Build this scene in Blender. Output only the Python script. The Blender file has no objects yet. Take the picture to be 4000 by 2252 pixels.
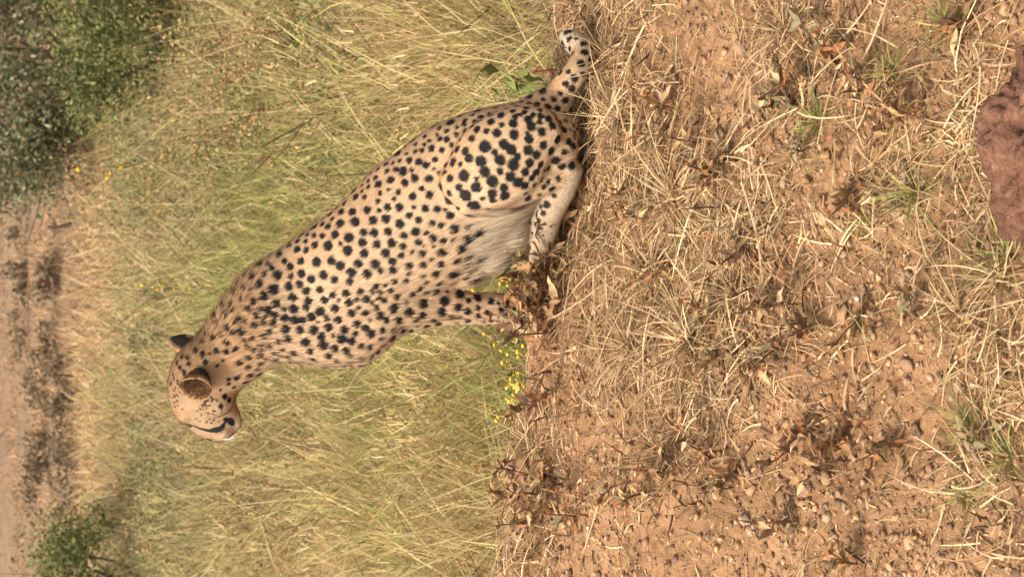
import bpy, bmesh, math, random
import numpy as np
from mathutils import Vector, Matrix
from mathutils.bvhtree import BVHTree
from mathutils import kdtree

R = math.radians
rng = np.random.default_rng(7)
random.seed(7)
scene = bpy.context.scene
col = scene.collection

# ------------------------------------------------------------------ camera
# The photograph is a portrait picture lying on its side: the camera is rolled 90 degrees,
# the left edge of the picture is up, its top edge is to the right.
CAM = np.array([0.0, 0.0, 2.5])
PITCH = R(16.0)
FPX = 8333.0                                     # focal length in photo pixels (75 mm on 36 mm)
FWD = np.array([0, math.cos(PITCH), -math.sin(PITCH)])
UP = np.array([0, math.sin(PITCH), math.cos(PITCH)])
RIGHT = np.array([1.0, 0, 0])
cam_d = bpy.data.cameras.new('camera')
cam = bpy.data.objects.new('camera', cam_d)
col.objects.link(cam)
scene.camera = cam
cam_d.sensor_fit = 'HORIZONTAL'
cam_d.sensor_width = 36.0
cam_d.lens = 75.0
cam_d.clip_start = 0.05
cam_d.clip_end = 3000
cam_d.dof.use_dof = True
cam_d.dof.focus_distance = 5.35
cam_d.dof.aperture_fstop = 9.5
M = Matrix.Identity(4)
for i in range(3):
    M[i][0] = -UP[i]; M[i][1] = RIGHT[i]; M[i][2] = -FWD[i]; M[i][3] = CAM[i]
cam.matrix_world = M

# ------------------------------------------------------------------ sky, sun, exposure
SUN_EL, SUN_AZ = R(52), R(-128)                   # azimuth from +Y towards +X
world = bpy.data.worlds.new('World')
scene.world = world
world.use_nodes = True
wn = world.node_tree
bg = wn.nodes['Background']
sky = wn.nodes.new('ShaderNodeTexSky')
sky.sky_type = 'NISHITA'
sky.sun_disc = False
sky.sun_elevation = SUN_EL
sky.sun_rotation = SUN_AZ
sky.air_density = 1.0
sky.dust_density = 5.0
haze_sat = wn.nodes.new('ShaderNodeHueSaturation')          # a hazy, whitish sky
haze_sat.inputs['Saturation'].default_value = 0.3
wn.links.new(sky.outputs[0], haze_sat.inputs['Color'])
wn.links.new(haze_sat.outputs[0], bg.inputs[0])
bg.inputs[1].default_value = 0.15
sun_d = bpy.data.lights.new('sun', 'SUN')
sun_d.energy = 2.6
sun_d.angle = R(9)
sun_d.color = (1.0, 0.91, 0.78)
sun = bpy.data.objects.new('sun', sun_d)
col.objects.link(sun)
to_sun = Vector((math.sin(SUN_AZ) * math.cos(SUN_EL), math.cos(SUN_AZ) * math.cos(SUN_EL), math.sin(SUN_EL)))
sun.rotation_euler = to_sun.to_track_quat('Z', 'Y').to_euler()
sun.location = (-3, -3, 6)
vs = scene.view_settings
vs.view_transform = 'Standard'
vs.look = 'None'
vs.gamma = 1.0
vs.exposure = 0.7
vs.use_curve_mapping = False
scene.render.engine = 'CYCLES'


# ------------------------------------------------------------------ helpers
def lin(r, g, b):
    f = lambda c: (c / 12.92) if c <= 0.04045 else ((c + 0.055) / 1.055) ** 2.4
    return np.array([f(r / 255), f(g / 255), f(b / 255)])


def _hash(ix, iy, iz, seed):
    h = (ix.astype(np.int64) * 374761393 + iy.astype(np.int64) * 668265263 + iz.astype(np.int64) * 2147483647 + seed * 974634531) & 0xFFFFFFFF
    h = ((h ^ (h >> 13)) * 1274126177) & 0xFFFFFFFF
    h = ((h ^ (h >> 16)) * 2246822519) & 0xFFFFFFFF
    return ((h ^ (h >> 15)) & 0xFFFFFF) / float(0xFFFFFF)


def noise3(p, scale, seed=0):
    """value noise in -1..1"""
    q = np.asarray(p) * scale
    i = np.floor(q).astype(np.int64)
    f = q - i
    f = f * f * (3 - 2 * f)
    out = 0
    for dx in (0, 1):
        for dy in (0, 1):
            for dz in (0, 1):
                w = (f[:, 0] if dx else 1 - f[:, 0]) * (f[:, 1] if dy else 1 - f[:, 1]) * (f[:, 2] if dz else 1 - f[:, 2])
                out = out + w * _hash(i[:, 0] + dx, i[:, 1] + dy, i[:, 2] + dz, seed)
    return out * 2 - 1


def fbm(p, scale, octaves=3, seed=0):
    o, a, s = 0, 1.0, 0
    for k in range(octaves):
        o = o + a * noise3(p, scale * 2 ** k, seed + k * 17)
        s += a
        a *= 0.5
    return o / s


def xy3(x, y):
    return np.stack([np.ravel(x), np.ravel(y), np.zeros(np.size(x))], 1)


def make_mesh(name, V, F, C=None, mat=None, smooth=False, normals=None):
    """V (n,3), F (m,k) or list of such arrays, C per-vertex linear colour (n,3)"""
    me = bpy.data.meshes.new(name)
    Fs = F if isinstance(F, list) else [F]
    Fs = [np.asarray(f, dtype=np.int32) for f in Fs if len(f)]
    nl = sum(f.size for f in Fs)
    npoly = sum(len(f) for f in Fs)
    me.vertices.add(len(V))
    me.vertices.foreach_set('co', np.asarray(V, dtype=np.float32).ravel())
    me.loops.add(nl)
    me.loops.foreach_set('vertex_index', np.concatenate([f.ravel() for f in Fs]))
    me.polygons.add(npoly)
    ls, tot = [], 0
    for f in Fs:
        k = f.shape[1]
        ls.append(tot + np.arange(len(f)) * k)
        tot += f.size
    me.polygons.foreach_set('loop_start', np.concatenate(ls).astype(np.int32))
    if smooth:
        me.polygons.foreach_set('use_smooth', np.ones(npoly, dtype=bool))
    me.update(calc_edges=True)
    if C is not None:
        a = me.color_attributes.new('col', 'FLOAT_COLOR', 'POINT')
        C4 = np.ones((len(V), 4), dtype=np.float32)
        C4[:, :3] = np.clip(C, 0, 1)
        a.data.foreach_set('color', C4.ravel())
    if mat:
        me.materials.append(mat)
    if normals is not None:
        me.normals_split_custom_set_from_vertices(np.asarray(normals, dtype=np.float32))
    return me


def link(name, me, parent=None, loc=None):
    o = bpy.data.objects.new(name, me)
    col.objects.link(o)
    if parent is not None:
        o.parent = parent
    if loc is not None:
        o.location = loc
    return o


def tag(o, label=None, cat=None, group=None, kind=None):
    if label: o['label'] = label
    if cat: o['category'] = cat
    if group: o['group'] = group
    if kind: o['kind'] = kind
    return o


def thing(name, loc, label, cat, group=None):
    o = bpy.data.objects.new(name, None)
    o.empty_display_size = 0.05
    col.objects.link(o)
    o.location = loc
    return tag(o, label, cat, group)


# ------------------------------------------------------------------ materials
def mat_base(name):
    m = bpy.data.materials.new(name)
    m.use_nodes = True
    nt = m.node_tree
    return m, nt, nt.nodes['Principled BSDF'], nt.nodes['Material Output']


def node(nt, t, **kw):
    n = nt.nodes.new(t)
    for k, v in kw.items():
        setattr(n, k, v)
    return n


def noise_node(nt, scale, detail=6, rough=0.6, coord='Object'):
    tc = node(nt, 'ShaderNodeTexCoord')
    n = node(nt, 'ShaderNodeTexNoise')
    n.inputs['Scale'].default_value = scale
    n.inputs['Detail'].default_value = detail
    n.inputs['Roughness'].default_value = rough
    nt.links.new(tc.outputs[coord], n.inputs['Vector'])
    return n


def mat_plant(name, transl=0.25, rough=0.7, vary=0.35, vscale=60):
    """colour from the mesh's own 'col' with fine mottling; a share of light passes through"""
    m, nt, b, out = mat_base(name)
    at = node(nt, 'ShaderNodeAttribute', attribute_name='col')
    n = noise_node(nt, vscale, 3)
    mr = node(nt, 'ShaderNodeMapRange')
    mr.inputs[1].default_value = 0.3; mr.inputs[2].default_value = 0.7
    mr.inputs[3].default_value = 1 - vary; mr.inputs[4].default_value = 1 + vary
    nt.links.new(n.outputs['Fac'], mr.inputs[0])
    mx = node(nt, 'ShaderNodeVectorMath', operation='SCALE')
    nt.links.new(at.outputs['Color'], mx.inputs[0])
    nt.links.new(mr.outputs[0], mx.inputs['Scale'])
    nt.links.new(mx.outputs[0], b.inputs['Base Color'])
    b.inputs['Roughness'].default_value = rough
    b.inputs['Specular IOR Level'].default_value = 0.25
    if transl > 0:
        t = node(nt, 'ShaderNodeBsdfTranslucent')
        nt.links.new(mx.outputs[0], t.inputs[0])
        ms = node(nt, 'ShaderNodeMixShader')
        ms.inputs[0].default_value = transl
        nt.links.new(b.outputs[0], ms.inputs[1])
        nt.links.new(t.outputs[0], ms.inputs[2])
        nt.links.new(ms.outputs[0], out.inputs[0])
    return m


def mat_soil(name, c_dark, c_mid, c_light, bump=0.6, scale=1.0, attr=False):
    m, nt, b, out = mat_base(name)
    n1 = noise_node(nt, 5 * scale, 8, 0.65)
    n2 = noise_node(nt, 60 * scale, 8, 0.7)
    n3 = noise_node(nt, 220 * scale, 4, 0.6)
    mix = node(nt, 'ShaderNodeMath', operation='ADD')
    h = node(nt, 'ShaderNodeMath', operation='MULTIPLY'); h.inputs[1].default_value = 0.5
    nt.links.new(n2.outputs['Fac'], h.inputs[0])
    h1 = node(nt, 'ShaderNodeMath', operation='MULTIPLY'); h1.inputs[1].default_value = 0.5
    nt.links.new(n1.outputs['Fac'], h1.inputs[0])
    nt.links.new(h.outputs[0], mix.inputs[0]); nt.links.new(h1.outputs[0], mix.inputs[1])
    cr = node(nt, 'ShaderNodeValToRGB')
    e = cr.color_ramp.elements
    e[0].position = 0.36; e[0].color = (*c_dark, 1)
    e[1].position = 0.64; e[1].color = (*c_light, 1)
    k = cr.color_ramp.elements.new(0.5); k.color = (*c_mid, 1)
    nt.links.new(mix.outputs[0], cr.inputs[0])
    src = cr.outputs[0]
    if attr:
        at = node(nt, 'ShaderNodeAttribute', attribute_name='col')
        vm = node(nt, 'ShaderNodeVectorMath', operation='MULTIPLY')
        nt.links.new(src, vm.inputs[0]); nt.links.new(at.outputs['Color'], vm.inputs[1])
        src = vm.outputs[0]
    nt.links.new(src, b.inputs['Base Color'])
    b.inputs['Roughness'].default_value = 0.95
    b.inputs['Specular IOR Level'].default_value = 0.1
    ad = node(nt, 'ShaderNodeMath', operation='ADD')
    h3 = node(nt, 'ShaderNodeMath', operation='MULTIPLY'); h3.inputs[1].default_value = 0.35
    nt.links.new(n3.outputs['Fac'], h3.inputs[0])
    nt.links.new(n2.outputs['Fac'], ad.inputs[0]); nt.links.new(h3.outputs[0], ad.inputs[1])
    bp = node(nt, 'ShaderNodeBump')
    bp.inputs['Strength'].default_value = bump
    bp.inputs['Distance'].default_value = 0.012 / scale
    nt.links.new(ad.outputs[0], bp.inputs['Height'])
    nt.links.new(bp.outputs[0], b.inputs['Normal'])
    return m


SOIL_D, SOIL_M, SOIL_L = (0.24, 0.122, 0.058), (0.36, 0.196, 0.096), (0.48, 0.282, 0.148)
MAT = {}
MAT['soil'] = mat_soil('bank_soil', SOIL_D, SOIL_M, SOIL_L, 0.9)
MAT['clod'] = mat_soil('clod_soil', (0.7, 0.7, 0.7), (0.9, 0.9, 0.9), (1, 1, 1), 0.6, 1.6, attr=True)
MAT['field'] = mat_soil('field_soil', (0.16, 0.10, 0.06), (0.24, 0.155, 0.09), (0.31, 0.21, 0.125), 0.6, 0.25)
MAT['rock'] = mat_soil('red_rock', (0.10, 0.044, 0.031), (0.235, 0.112, 0.07), (0.40, 0.22, 0.13), 1.0, 0.8)
MAT['straw'] = mat_plant('dry_straw', 0.15, 0.6, 0.18, 25)
MAT['grass'] = mat_plant('meadow_grass', 0.35, 0.6, 0.2, 8)
MAT['leaf'] = mat_plant('leaf', 0.25, 0.6, 0.3, 120)
MAT['dryleaf'] = mat_plant('dry_leaf', 0.2, 0.7, 0.45, 90)
MAT['bark'] = mat_plant('bark', 0.0, 0.85, 0.35, 80)
MAT['flower'] = mat_plant('flower', 0.2, 0.6, 0.15, 80)
MAT['fur'] = mat_plant('fur', 0.0, 0.75, 0.06, 200)
MAT['skin'] = mat_plant('coat', 0.0, 0.85, 0.08, 200)


# ------------------------------------------------------------------ pixel -> ray, terrain
def pdir(u, v):
    """upright photo pixel (u right, v down) -> ray direction with dy = 1"""
    u = np.asarray(u, float); v = np.asarray(v, float)
    d = FWD + np.multiply.outer((u - 1126) / FPX, RIGHT) - np.multiply.outer((v - 2000) / FPX, UP)
    return d / d[..., 1:2]


def disp(dx, dy):
    """2576-wide view coordinates of the lying photograph -> upright pixel"""
    return 2252 - np.asarray(dy, float) * 1.5528, np.asarray(dx, float) * 1.5528


def at_depth(dx, dy, y):
    u, v = disp(dx, dy)
    return CAM + pdir(u, v) * y


def project(P):
    d = np.asarray(P) - CAM
    w = d @ FWD
    return 1126 + FPX * (d @ RIGHT) / w, 2000 - FPX * (d @ UP) / w


CX = np.array([-2.5, -1.4, -.77, -.52, -.30, -.107, .083, .335, .797, 1.5, 2.5])
CZ = np.array([.93, .92, .885, .865, .825, .812, .772, .742, .708, .66, .6])
YC = 5.65


def meadow_z(x, y):
    x = np.asarray(x, float); y = np.asarray(y, float)
    p = xy3(x, y)
    far = np.clip((y.ravel() - 24) / 8, 0, 1)
    z = 0.10 * noise3(p, 0.45, 3) + 0.05 * noise3(p, 1.3, 5)
    z = z + far * (0.28 * np.maximum(0, np.sin(y.ravel() * 0.75 + 0.9 * noise3(p, 0.22, 9))) - 0.05)
    big = np.clip((y.ravel() - 70) / 300, 0, 1)
    z = z + big * 6 * noise3(p, 0.006, 21)
    return z.reshape(x.shape)


def bank_base(x, y):
    x = np.asarray(x, float); y = np.asarray(y, float)
    zc = np.interp(x, CX, CZ)
    t = YC - y
    front = zc - 0.14 * np.clip(t, 0, 2.35) ** 2
    back = zc - 0.9 * np.clip(-t, 0, 9) ** 1.7
    z = np.where(t > 0, front, back)
    z = z - 1.3 * np.clip((np.abs(x) - 1.7) / 0.9, 0, 1) ** 2      # the bank runs out to both sides
    z = z - 0.5 * np.clip((2.7 - y) / 0.9, 0, 1) ** 2
    return z


def bank_z(x, y):
    x = np.asarray(x, float); y = np.asarray(y, float)
    p = xy3(x, y)
    z = bank_base(x, y).ravel()
    z = z + 0.022 * noise3(p, 4.0, 31) + 0.012 * noise3(p, 11, 32)
    ridg = 1 - np.abs(noise3(p, 26, 33))
    z = z + 0.008 * (ridg - 0.5) + 0.007 * noise3(p, 55, 34)
    return z.reshape(x.shape)


def bank_normal(x, y, e=0.02):
    gx = (bank_z(x + e, y) - bank_z(x - e, y)) / (2 * e)
    gy = (bank_z(x, y + e) - bank_z(x, y - e)) / (2 * e)
    n = np.stack([-gx, -gy, np.ones_like(gx)], -1)
    return n / np.linalg.norm(n, axis=-1, keepdims=True)


def ray_hit(dx, dy, zf, ys):
    u, v = disp(dx, dy)
    P = CAM + pdir(u, v)[None] * ys[:, None]
    under = np.where(P[:, 2] < zf(P[:, 0], P[:, 1]))[0]
    return P[under[0]] if len(under) else None


YS_B = np.linspace(3.2, 6.0, 420)
YS_M = 6.6 * (300 / 6.6) ** np.linspace(0, 1, 700)


def bank_at(dx, dy):
    p = ray_hit(dx, dy, bank_z, YS_B)
    if p is None:
        u, v = disp(dx, dy)
        p = np.array([float((u - 1126) / FPX * 5.9), YC - .03, 0])
    p[2] = bank_z(p[:1], p[1:2])[0]
    return p


def meadow_at(dx, dy):
    p = ray_hit(dx, dy, meadow_z, YS_M)
    p[2] = meadow_z(p[:1], p[1:2])[0]
    return p


def grid_mesh(name, xs, ys, zf, mat):
    X, Y = np.meshgrid(xs, ys)
    Z = zf(X, Y)
    V = np.stack([X.ravel(), Y.ravel(), Z.ravel()], 1)
    nx, ny = len(xs), len(ys)
    i = (np.arange(ny - 1)[:, None] * nx + np.arange(nx - 1)[None]).ravel()
    F = np.stack([i, i + 1, i + nx + 1, i + nx], 1)
    return make_mesh(name, V, F, None, mat, True)


# ground: one sheet from behind the camera to the horizon
ys = np.concatenate([np.arange(-6, 6.4, 0.4), np.arange(6.4, 34, 0.12), 34 * (2000 / 34) ** np.linspace(0, 1, 90)])
xs_h = np.concatenate([np.arange(0, 8, 0.16), 8 * (1500 / 8) ** np.linspace(0, 1, 50)])
xs = np.concatenate([-xs_h[:0:-1], xs_h])
g = link('ground', grid_mesh('ground', xs, ys, lambda x, y: meadow_z(x, y) - np.where(np.abs(y - 4.2) < 1.6, 0.9, 0) * (np.abs(x) < 1.9), MAT['field']))
g['kind'] = 'structure'
# bank: the raised earth bank the cheetah sits on
xs = np.concatenate([np.arange(-2.6, -1.1, 0.03), np.arange(-1.1, 1.1, 0.0085), np.arange(1.1, 2.61, 0.03)])
ys = np.concatenate([np.arange(1.8, 3.6, 0.04), np.arange(3.6, 5.95, 0.0085), np.arange(5.95, 7.3, 0.04)])
b = link('earth_bank', grid_mesh('earth_bank', xs, ys, bank_z, MAT['soil']))
b['kind'] = 'structure'


# ------------------------------------------------------------------ blades, tubes, leaves, clods
def ribbons(root, d0, length, width, bend, color, seg=2, side=None, tipcol=1.0, taper=True):
    """curved tapering blades. root (n,3) d0 (n,3) unit start direction, bend (n,3) added along t^2"""
    n = len(root)
    t = np.linspace(0, 1, seg + 1)
    if side is None:
        r = rng.normal(size=(n, 3))
        side = np.cross(d0, r)
    side = side / (np.linalg.norm(side, axis=1, keepdims=True) + 1e-9)
    rows = []
    for k in range(seg + 1):
        c = root + d0 * (length * t[k])[:, None] + bend * (length * t[k] ** 2)[:, None]
        if k < seg:
            w = width * ((1 - 0.55 * t[k]) if taper else 1.0) * 0.5
            rows += [c - side * w[:, None], c + side * w[:, None]]
        else:
            rows += [c]
    nv = len(rows)
    V = np.stack(rows, 1).reshape(-1, 3)
    base = np.arange(n)[:, None] * nv
    F4 = [base + np.array([[2 * k, 2 * k + 1, 2 * k + 3, 2 * k + 2]]) for k in range(seg - 1)]
    F4 = np.concatenate(F4) if F4 else np.zeros((0, 4), int)
    F3 = base + np.array([[2 * seg - 2, 2 * seg - 1, 2 * seg]])
    tt = np.concatenate([np.repeat(t[:-1], 2), t[-1:]])
    C = color[:, None, :] * (1 + (tipcol - 1) * tt)[None, :, None]
    return V, [F4, F3], C.reshape(-1, 3)


def merge(parts):
    Vs, F4, F3, Cs, off = [], [], [], [], 0
    for V, F, C in parts:
        Vs.append(V); Cs.append(C)
        for f in F:
            if len(f):
                (F4 if f.shape[1] == 4 else F3).append(f + off)
        off += len(V)
    Fs = []
    if F4: Fs.append(np.concatenate(F4))
    if F3: Fs.append(np.concatenate(F3))
    return np.concatenate(Vs), Fs, np.concatenate(Cs)


def tube(pts, radii, sides=5, color=(0.2, 0.12, 0.06)):
    pts = np.asarray(pts, float); n = len(pts)
    T = np.gradient(pts, axis=0)
    T /= np.linalg.norm(T, axis=1, keepdims=True) + 1e-9
    ref = np.array([0.31, 0.95, 0.05])
    A = np.cross(T, ref); A /= np.linalg.norm(A, axis=1, keepdims=True) + 1e-9
    B = np.cross(T, A)
    a = np.linspace(0, 2 * math.pi, sides, endpoint=False)
    V = pts[:, None] + np.asarray(radii)[:, None, None] * (np.cos(a)[None, :, None] * A[:, None] + np.sin(a)[None, :, None] * B[:, None])
    F = []
    for i in range(n - 1):
        for j in range(sides):
            k = (j + 1) % sides
            F.append((i * sides + j, i * sides + k, (i + 1) * sides + k, (i + 1) * sides + j))
    V = V.reshape(-1, 3)
    C = np.tile(np.asarray(color), (len(V), 1)) * (1 + 0.25 * rng.uniform(-1, 1, (len(V), 1)))
    return V, [np.array(F)], C


def leaf_quads(P, size, color, flat=None, aspect=0.55, fold=0.25):
    """diamond leaves with a fold along the midrib; P centres"""
    n = len(P)
    a = rng.normal(size=(n, 3)); a /= np.linalg.norm(a, axis=1, keepdims=True)
    if flat is not None:
        a[:, 2] *= flat; a /= np.linalg.norm(a, axis=1, keepdims=True)
    r = rng.normal(size=(n, 3))
    s = np.cross(a, r); s /= np.linalg.norm(s, axis=1, keepdims=True) + 1e-9
    nn = np.cross(a, s)
    L = size[:, None]
    v0 = P - a * L * .5
    v1 = P + s * L * aspect * .5 + nn * L * fold * .3 - a * L * .05
    v2 = P + a * L * .5
    v3 = P - s * L * aspect * .5 + nn * L * fold * .3 - a * L * .05
    V = np.stack([v0, v1, v2, v3], 1).reshape(-1, 3)
    b = np.arange(n)[:, None] * 4
    F = np.concatenate([b + np.array([[0, 1, 2]]), b + np.array([[0, 2, 3]])])
    return V, [F], np.repeat(color, 4, 0)


def pick(cols, n, jitter=0.18, w=None):
    cols = np.asarray(cols)
    i = rng.choice(len(cols), n, p=w)
    return np.clip(cols[i] * (1 + jitter * rng.normal(size=(n, 1))) * (1 + 0.03 * rng.normal(size=(n, 3))), 0.004, 0.9)


def ico(sub):
    bm = bmesh.new()
    bmesh.ops.create_icosphere(bm, subdivisions=sub, radius=1.0)
    V = np.array([v.co[:] for v in bm.verts]); F = np.array([[v.index for v in f.verts] for f in bm.faces])
    bm.free()
    return V, F


ICO1, ICO2, ICO3, ICO5 = ico(1), ico(2), ico(3), ico(6)


def clods(P, size, color, sub=ICO1, squash=0.7, rough=0.3):
    V0, F0 = sub
    n, k = len(P), len(V0)
    rad = 1 + rough * rng.normal(size=(n, k)).clip(-1.6, 1.6)
    sc = size[:, None] * np.stack([rng.uniform(.7, 1.3, n), rng.uniform(.7, 1.3, n), squash * rng.uniform(.7, 1.2, n)], 1)
    V = V0[None] * rad[:, :, None]
    an = rng.uniform(0, 6.28, n); c, s = np.cos(an), np.sin(an)
    tl = rng.uniform(-.5, .5, n); c2, s2 = np.cos(tl), np.sin(tl)
    x, y, z = V[..., 0] * sc[:, :1], V[..., 1] * sc[:, 1:2], V[..., 2] * sc[:, 2:]
    y, z = y * c2[:, None] - z * s2[:, None], y * s2[:, None] + z * c2[:, None]
    x, y = x * c[:, None] - y * s[:, None], x * s[:, None] + y * c[:, None]
    V = np.stack([x, y, z], -1) + P[:, None]
    F = (np.arange(n) * k)[:, None, None] + F0[None]
    return V.reshape(-1, 3), [F.reshape(-1, 3)], np.repeat(color, k, 0)


# ------------------------------------------------------------------ cheetah
PXM = 979.0                                          # view pixels per metre at the animal


def body_y(dy):
    u = 2252 - dy * 1.5528
    return 5.65 - (u - 975) * 0.20 / 650


def chain(stations, off=0.0, sides=22):
    """stations: (dx, dy, half height px, half depth m, depth offset) -> closed loft + its bones"""
    P, H, W = [], [], []
    for s in stations:
        y = body_y(s[1]) + off + (s[4] if len(s) > 4 else 0.0)
        P.append(at_depth(s[0], s[1], y)); H.append(s[2] / PXM * y / 5.5); W.append(s[3])
    P = np.array(P); H = np.array(H); W = np.array(W)
    # resample smoothly (Catmull-Rom)
    n = len(P); Q, HH, WW = [], [], []
    X = np.column_stack([P, H, W])
    Xp = np.vstack([2 * X[0] - X[1], X, 2 * X[-1] - X[-2]])
    for i in range(n - 1):
        a, b_, c, d = Xp[i], Xp[i + 1], Xp[i + 2], Xp[i + 3]
        for t in np.linspace(0, 1, 5, endpoint=False):
            Q.append(0.5 * ((2 * b_) + (c - a) * t + (2 * a - 5 * b_ + 4 * c - d) * t * t + (3 * b_ - a - 3 * c + d) * t ** 3))
    Q.append(X[-1])
    Q = np.array(Q)
    C, h, w = Q[:, :3], np.maximum(Q[:, 3], .004), np.maximum(Q[:, 4], .004)
    T = np.gradient(C, axis=0); T /= np.linalg.norm(T, axis=1, keepdims=True)
    # rounded end caps
    def cap(i, sgn):
        rr = 0.5 * (h[i] + w[i])
        out = []
        for f in (0.45, 0.8, 0.97):
            out.append((C[i] + sgn * T[i] * rr * 0.62 * f, h[i] * math.sqrt(1 - f * f), w[i] * math.sqrt(1 - f * f), T[i]))
        return out
    rings = [r for r in reversed(cap(0, -1))] + [(C[i], h[i], w[i], T[i]) for i in range(len(C))] + cap(len(C) - 1, 1)
    V = []
    ang = np.linspace(0, 2 * math.pi, sides, endpoint=False)
    for (c, hh, ww, t) in rings:
        dep = np.array([0.0, 1.0, 0.0]); dep = dep - t * dep.dot(t); dep /= np.linalg.norm(dep)
        nn = np.cross(t, dep)
        V.append(c + np.cos(ang)[:, None] * nn * hh + np.sin(ang)[:, None] * dep * ww)
    m = len(V); V = np.concatenate(V)
    F = []
    for i in range(m - 1):
        for j in range(sides):
            k = (j + 1) % sides
            F.append((i * sides + j, i * sides + k, (i + 1) * sides + k, (i + 1) * sides + j))
    F = [tuple(f) for f in F] + [tuple(range(sides - 1, -1, -1)), tuple(range((m - 1) * sides, m * sides))]
    return V, F, C, 0.5 * (h + w)


def chain2(pairs, sides=26):
    """pairs: (back dx, back dy, front dx, front dy, half depth m, depth offset): rings set by both outlines"""
    X = []
    for s in pairs:
        o = s[5] if len(s) > 5 else 0.0
        y = body_y(0.5 * (s[1] + s[3])) + o
        X.append(np.concatenate([at_depth(s[0], s[1], y), at_depth(s[2], s[3], y), [s[4]]]))
    X = np.array(X)
    Xp = np.vstack([2 * X[0] - X[1], X, 2 * X[-1] - X[-2]])
    Q = []
    for i in range(len(X) - 1):
        a, b_, c, d = Xp[i:i + 4]
        for t in np.linspace(0, 1, 5, endpoint=False):
            Q.append(0.5 * ((2 * b_) + (c - a) * t + (2 * a - 5 * b_ + 4 * c - d) * t * t + (3 * b_ - a - 3 * c + d) * t ** 3))
    Q.append(X[-1]); Q = np.array(Q)
    C = 0.5 * (Q[:, :3] + Q[:, 3:6]); Hv = 0.5 * (Q[:, :3] - Q[:, 3:6]); w = Q[:, 6]
    h = np.linalg.norm(Hv, axis=1)
    T = np.gradient(C, axis=0); T /= np.linalg.norm(T, axis=1, keepdims=True)
    rings = []
    for f in (.97, .8, .45):
        k = math.sqrt(1 - f * f); rings.append((C[0] - T[0] * .5 * (h[0] + w[0]) * .5 * f, Hv[0] * k, w[0] * k))
    rings += [(C[i], Hv[i], w[i]) for i in range(len(C))]
    for f in (.45, .8, .97):
        k = math.sqrt(1 - f * f); rings.append((C[-1] + T[-1] * .5 * (h[-1] + w[-1]) * .5 * f, Hv[-1] * k, w[-1] * k))
    ang = np.linspace(0, 2 * math.pi, sides, endpoint=False)
    ca, sa = np.cos(ang), np.sin(ang)
    V = []
    for c, hv, ww in rings:
        u = hv / np.linalg.norm(hv)
        dep = np.array([0, 1.0, 0]) - u * u[1]; dep /= np.linalg.norm(dep)
        V.append(c + ca[:, None] * hv + sa[:, None] * dep * ww)
    m = len(V); V = np.concatenate(V)
    F = [(i * sides + j, i * sides + (j + 1) % sides, (i + 1) * sides + (j + 1) % sides, (i + 1) * sides + j) for i in range(m - 1) for j in range(sides)]
    F += [tuple(range(sides - 1, -1, -1)), tuple(range((m - 1) * sides, m * sides))]
    return V, F, C, 0.5 * (h + w)


CH = {}
CH['head'] = chain2([(522, 1104, 562, 1103, .016, .048), (502, 1097, 590, 1090, .034, .044), (476, 1080, 604, 1068, .046, .036), (447, 1054, 606, 1042, .058, .026),
                     (427, 1020, 592, 1006, .068, .014), (420, 975, 610, 975, .073, .004), (434, 915, 632, 958, .072, 0), (468, 870, 645, 948, .070, 0)])
CH['trunk'] = chain2([(438, 905, 622, 965, .062), (478, 866, 645, 950, .068), (514, 828, 668, 932, .072), (552, 768, 705, 913, .080), (596, 706, 772, 918, .092), (642, 665, 868, 918, .105),
                      (712, 618, 960, 862, .118), (790, 565, 1060, 775, .125), (872, 495, 1150, 712, .128), (935, 428, 1215, 672, .126), (1000, 380, 1268, 618, .12),
                      (1078, 322, 1312, 545, .112), (1170, 284, 1370, 470, .11), (1265, 262, 1420, 420, .102), (1335, 248, 1452, 368, .085), (1385, 262, 1455, 330, .05)])
CH['shoulder'] = chain([(690, 765, 50, .03, .055), (770, 800, 96, .048, .022), (865, 812, 104, .052, .004), (945, 775, 88, .05), (1000, 762, 64, .046),
                        (1060, 762, 55, .042), (1120, 763, 46, .036), (1190, 768, 35, .031), (1245, 768, 35, .031), (1290, 778, 31, .031),
                        (1325, 792, 31, .036), (1346, 812, 24, .036), (1352, 832, 14, .03)], -.075)
CH['foreleg_far'] = chain([(800, 850, 80, .04), (900, 835, 85, .045), (980, 800, 60, .045), (1060, 785, 44, .04), (1130, 785, 35, .034),
                           (1200, 788, 29, .03), (1260, 795, 27, .03), (1310, 806, 27, .032), (1336, 822, 24, .036), (1340, 846, 14, .03)], .085)
CH['thigh'] = chain([(1375, 318, 62, .045), (1318, 352, 98, .06), (1262, 398, 118, .07), (1210, 436, 108, .07), (1168, 458, 82, .058),
                     (1138, 470, 52, .042)], -.112)
CH['shin'] = chain([(1165, 485, 60, .045), (1230, 478, 64, .05), (1310, 462, 56, .045), (1375, 442, 46, .036), (1425, 425, 36, .03)], -.11)
CH['foot'] = chain([(1432, 420, 40, .034, -.11), (1412, 470, 42, .034, -.105), (1382, 530, 41, .036, -.09), (1362, 585, 42, .04, -.075), (1352, 635, 36, .042, -.06),
                    (1348, 662, 20, .032, -.055)])
CH['thigh_far'] = chain([(1375, 318, 62, .045), (1318, 352, 98, .06), (1262, 398, 112, .07), (1210, 436, 100, .07), (1175, 450, 76, .055)], .105)
CH['foot_far'] = chain([(1200, 480, 55, .045, .11), (1300, 462, 52, .042, .12), (1400, 440, 34, .03, .12), (1390, 500, 30, .028, .11), (1360, 570, 30, .03, .1), (1345, 630, 28, .034, .09)])
CH['tail'] = chain([(1350, 290, 60, .05), (1398, 248, 44, .038, -.01), (1428, 208, 36, .034, -.02), (1455, 172, 34, .033, -.01), (1468, 140, 34, .033, .02),
                    (1455, 114, 32, .032, .06), (1432, 100, 28, .03, .1), (1418, 92, 14, .02, .12)])


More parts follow.
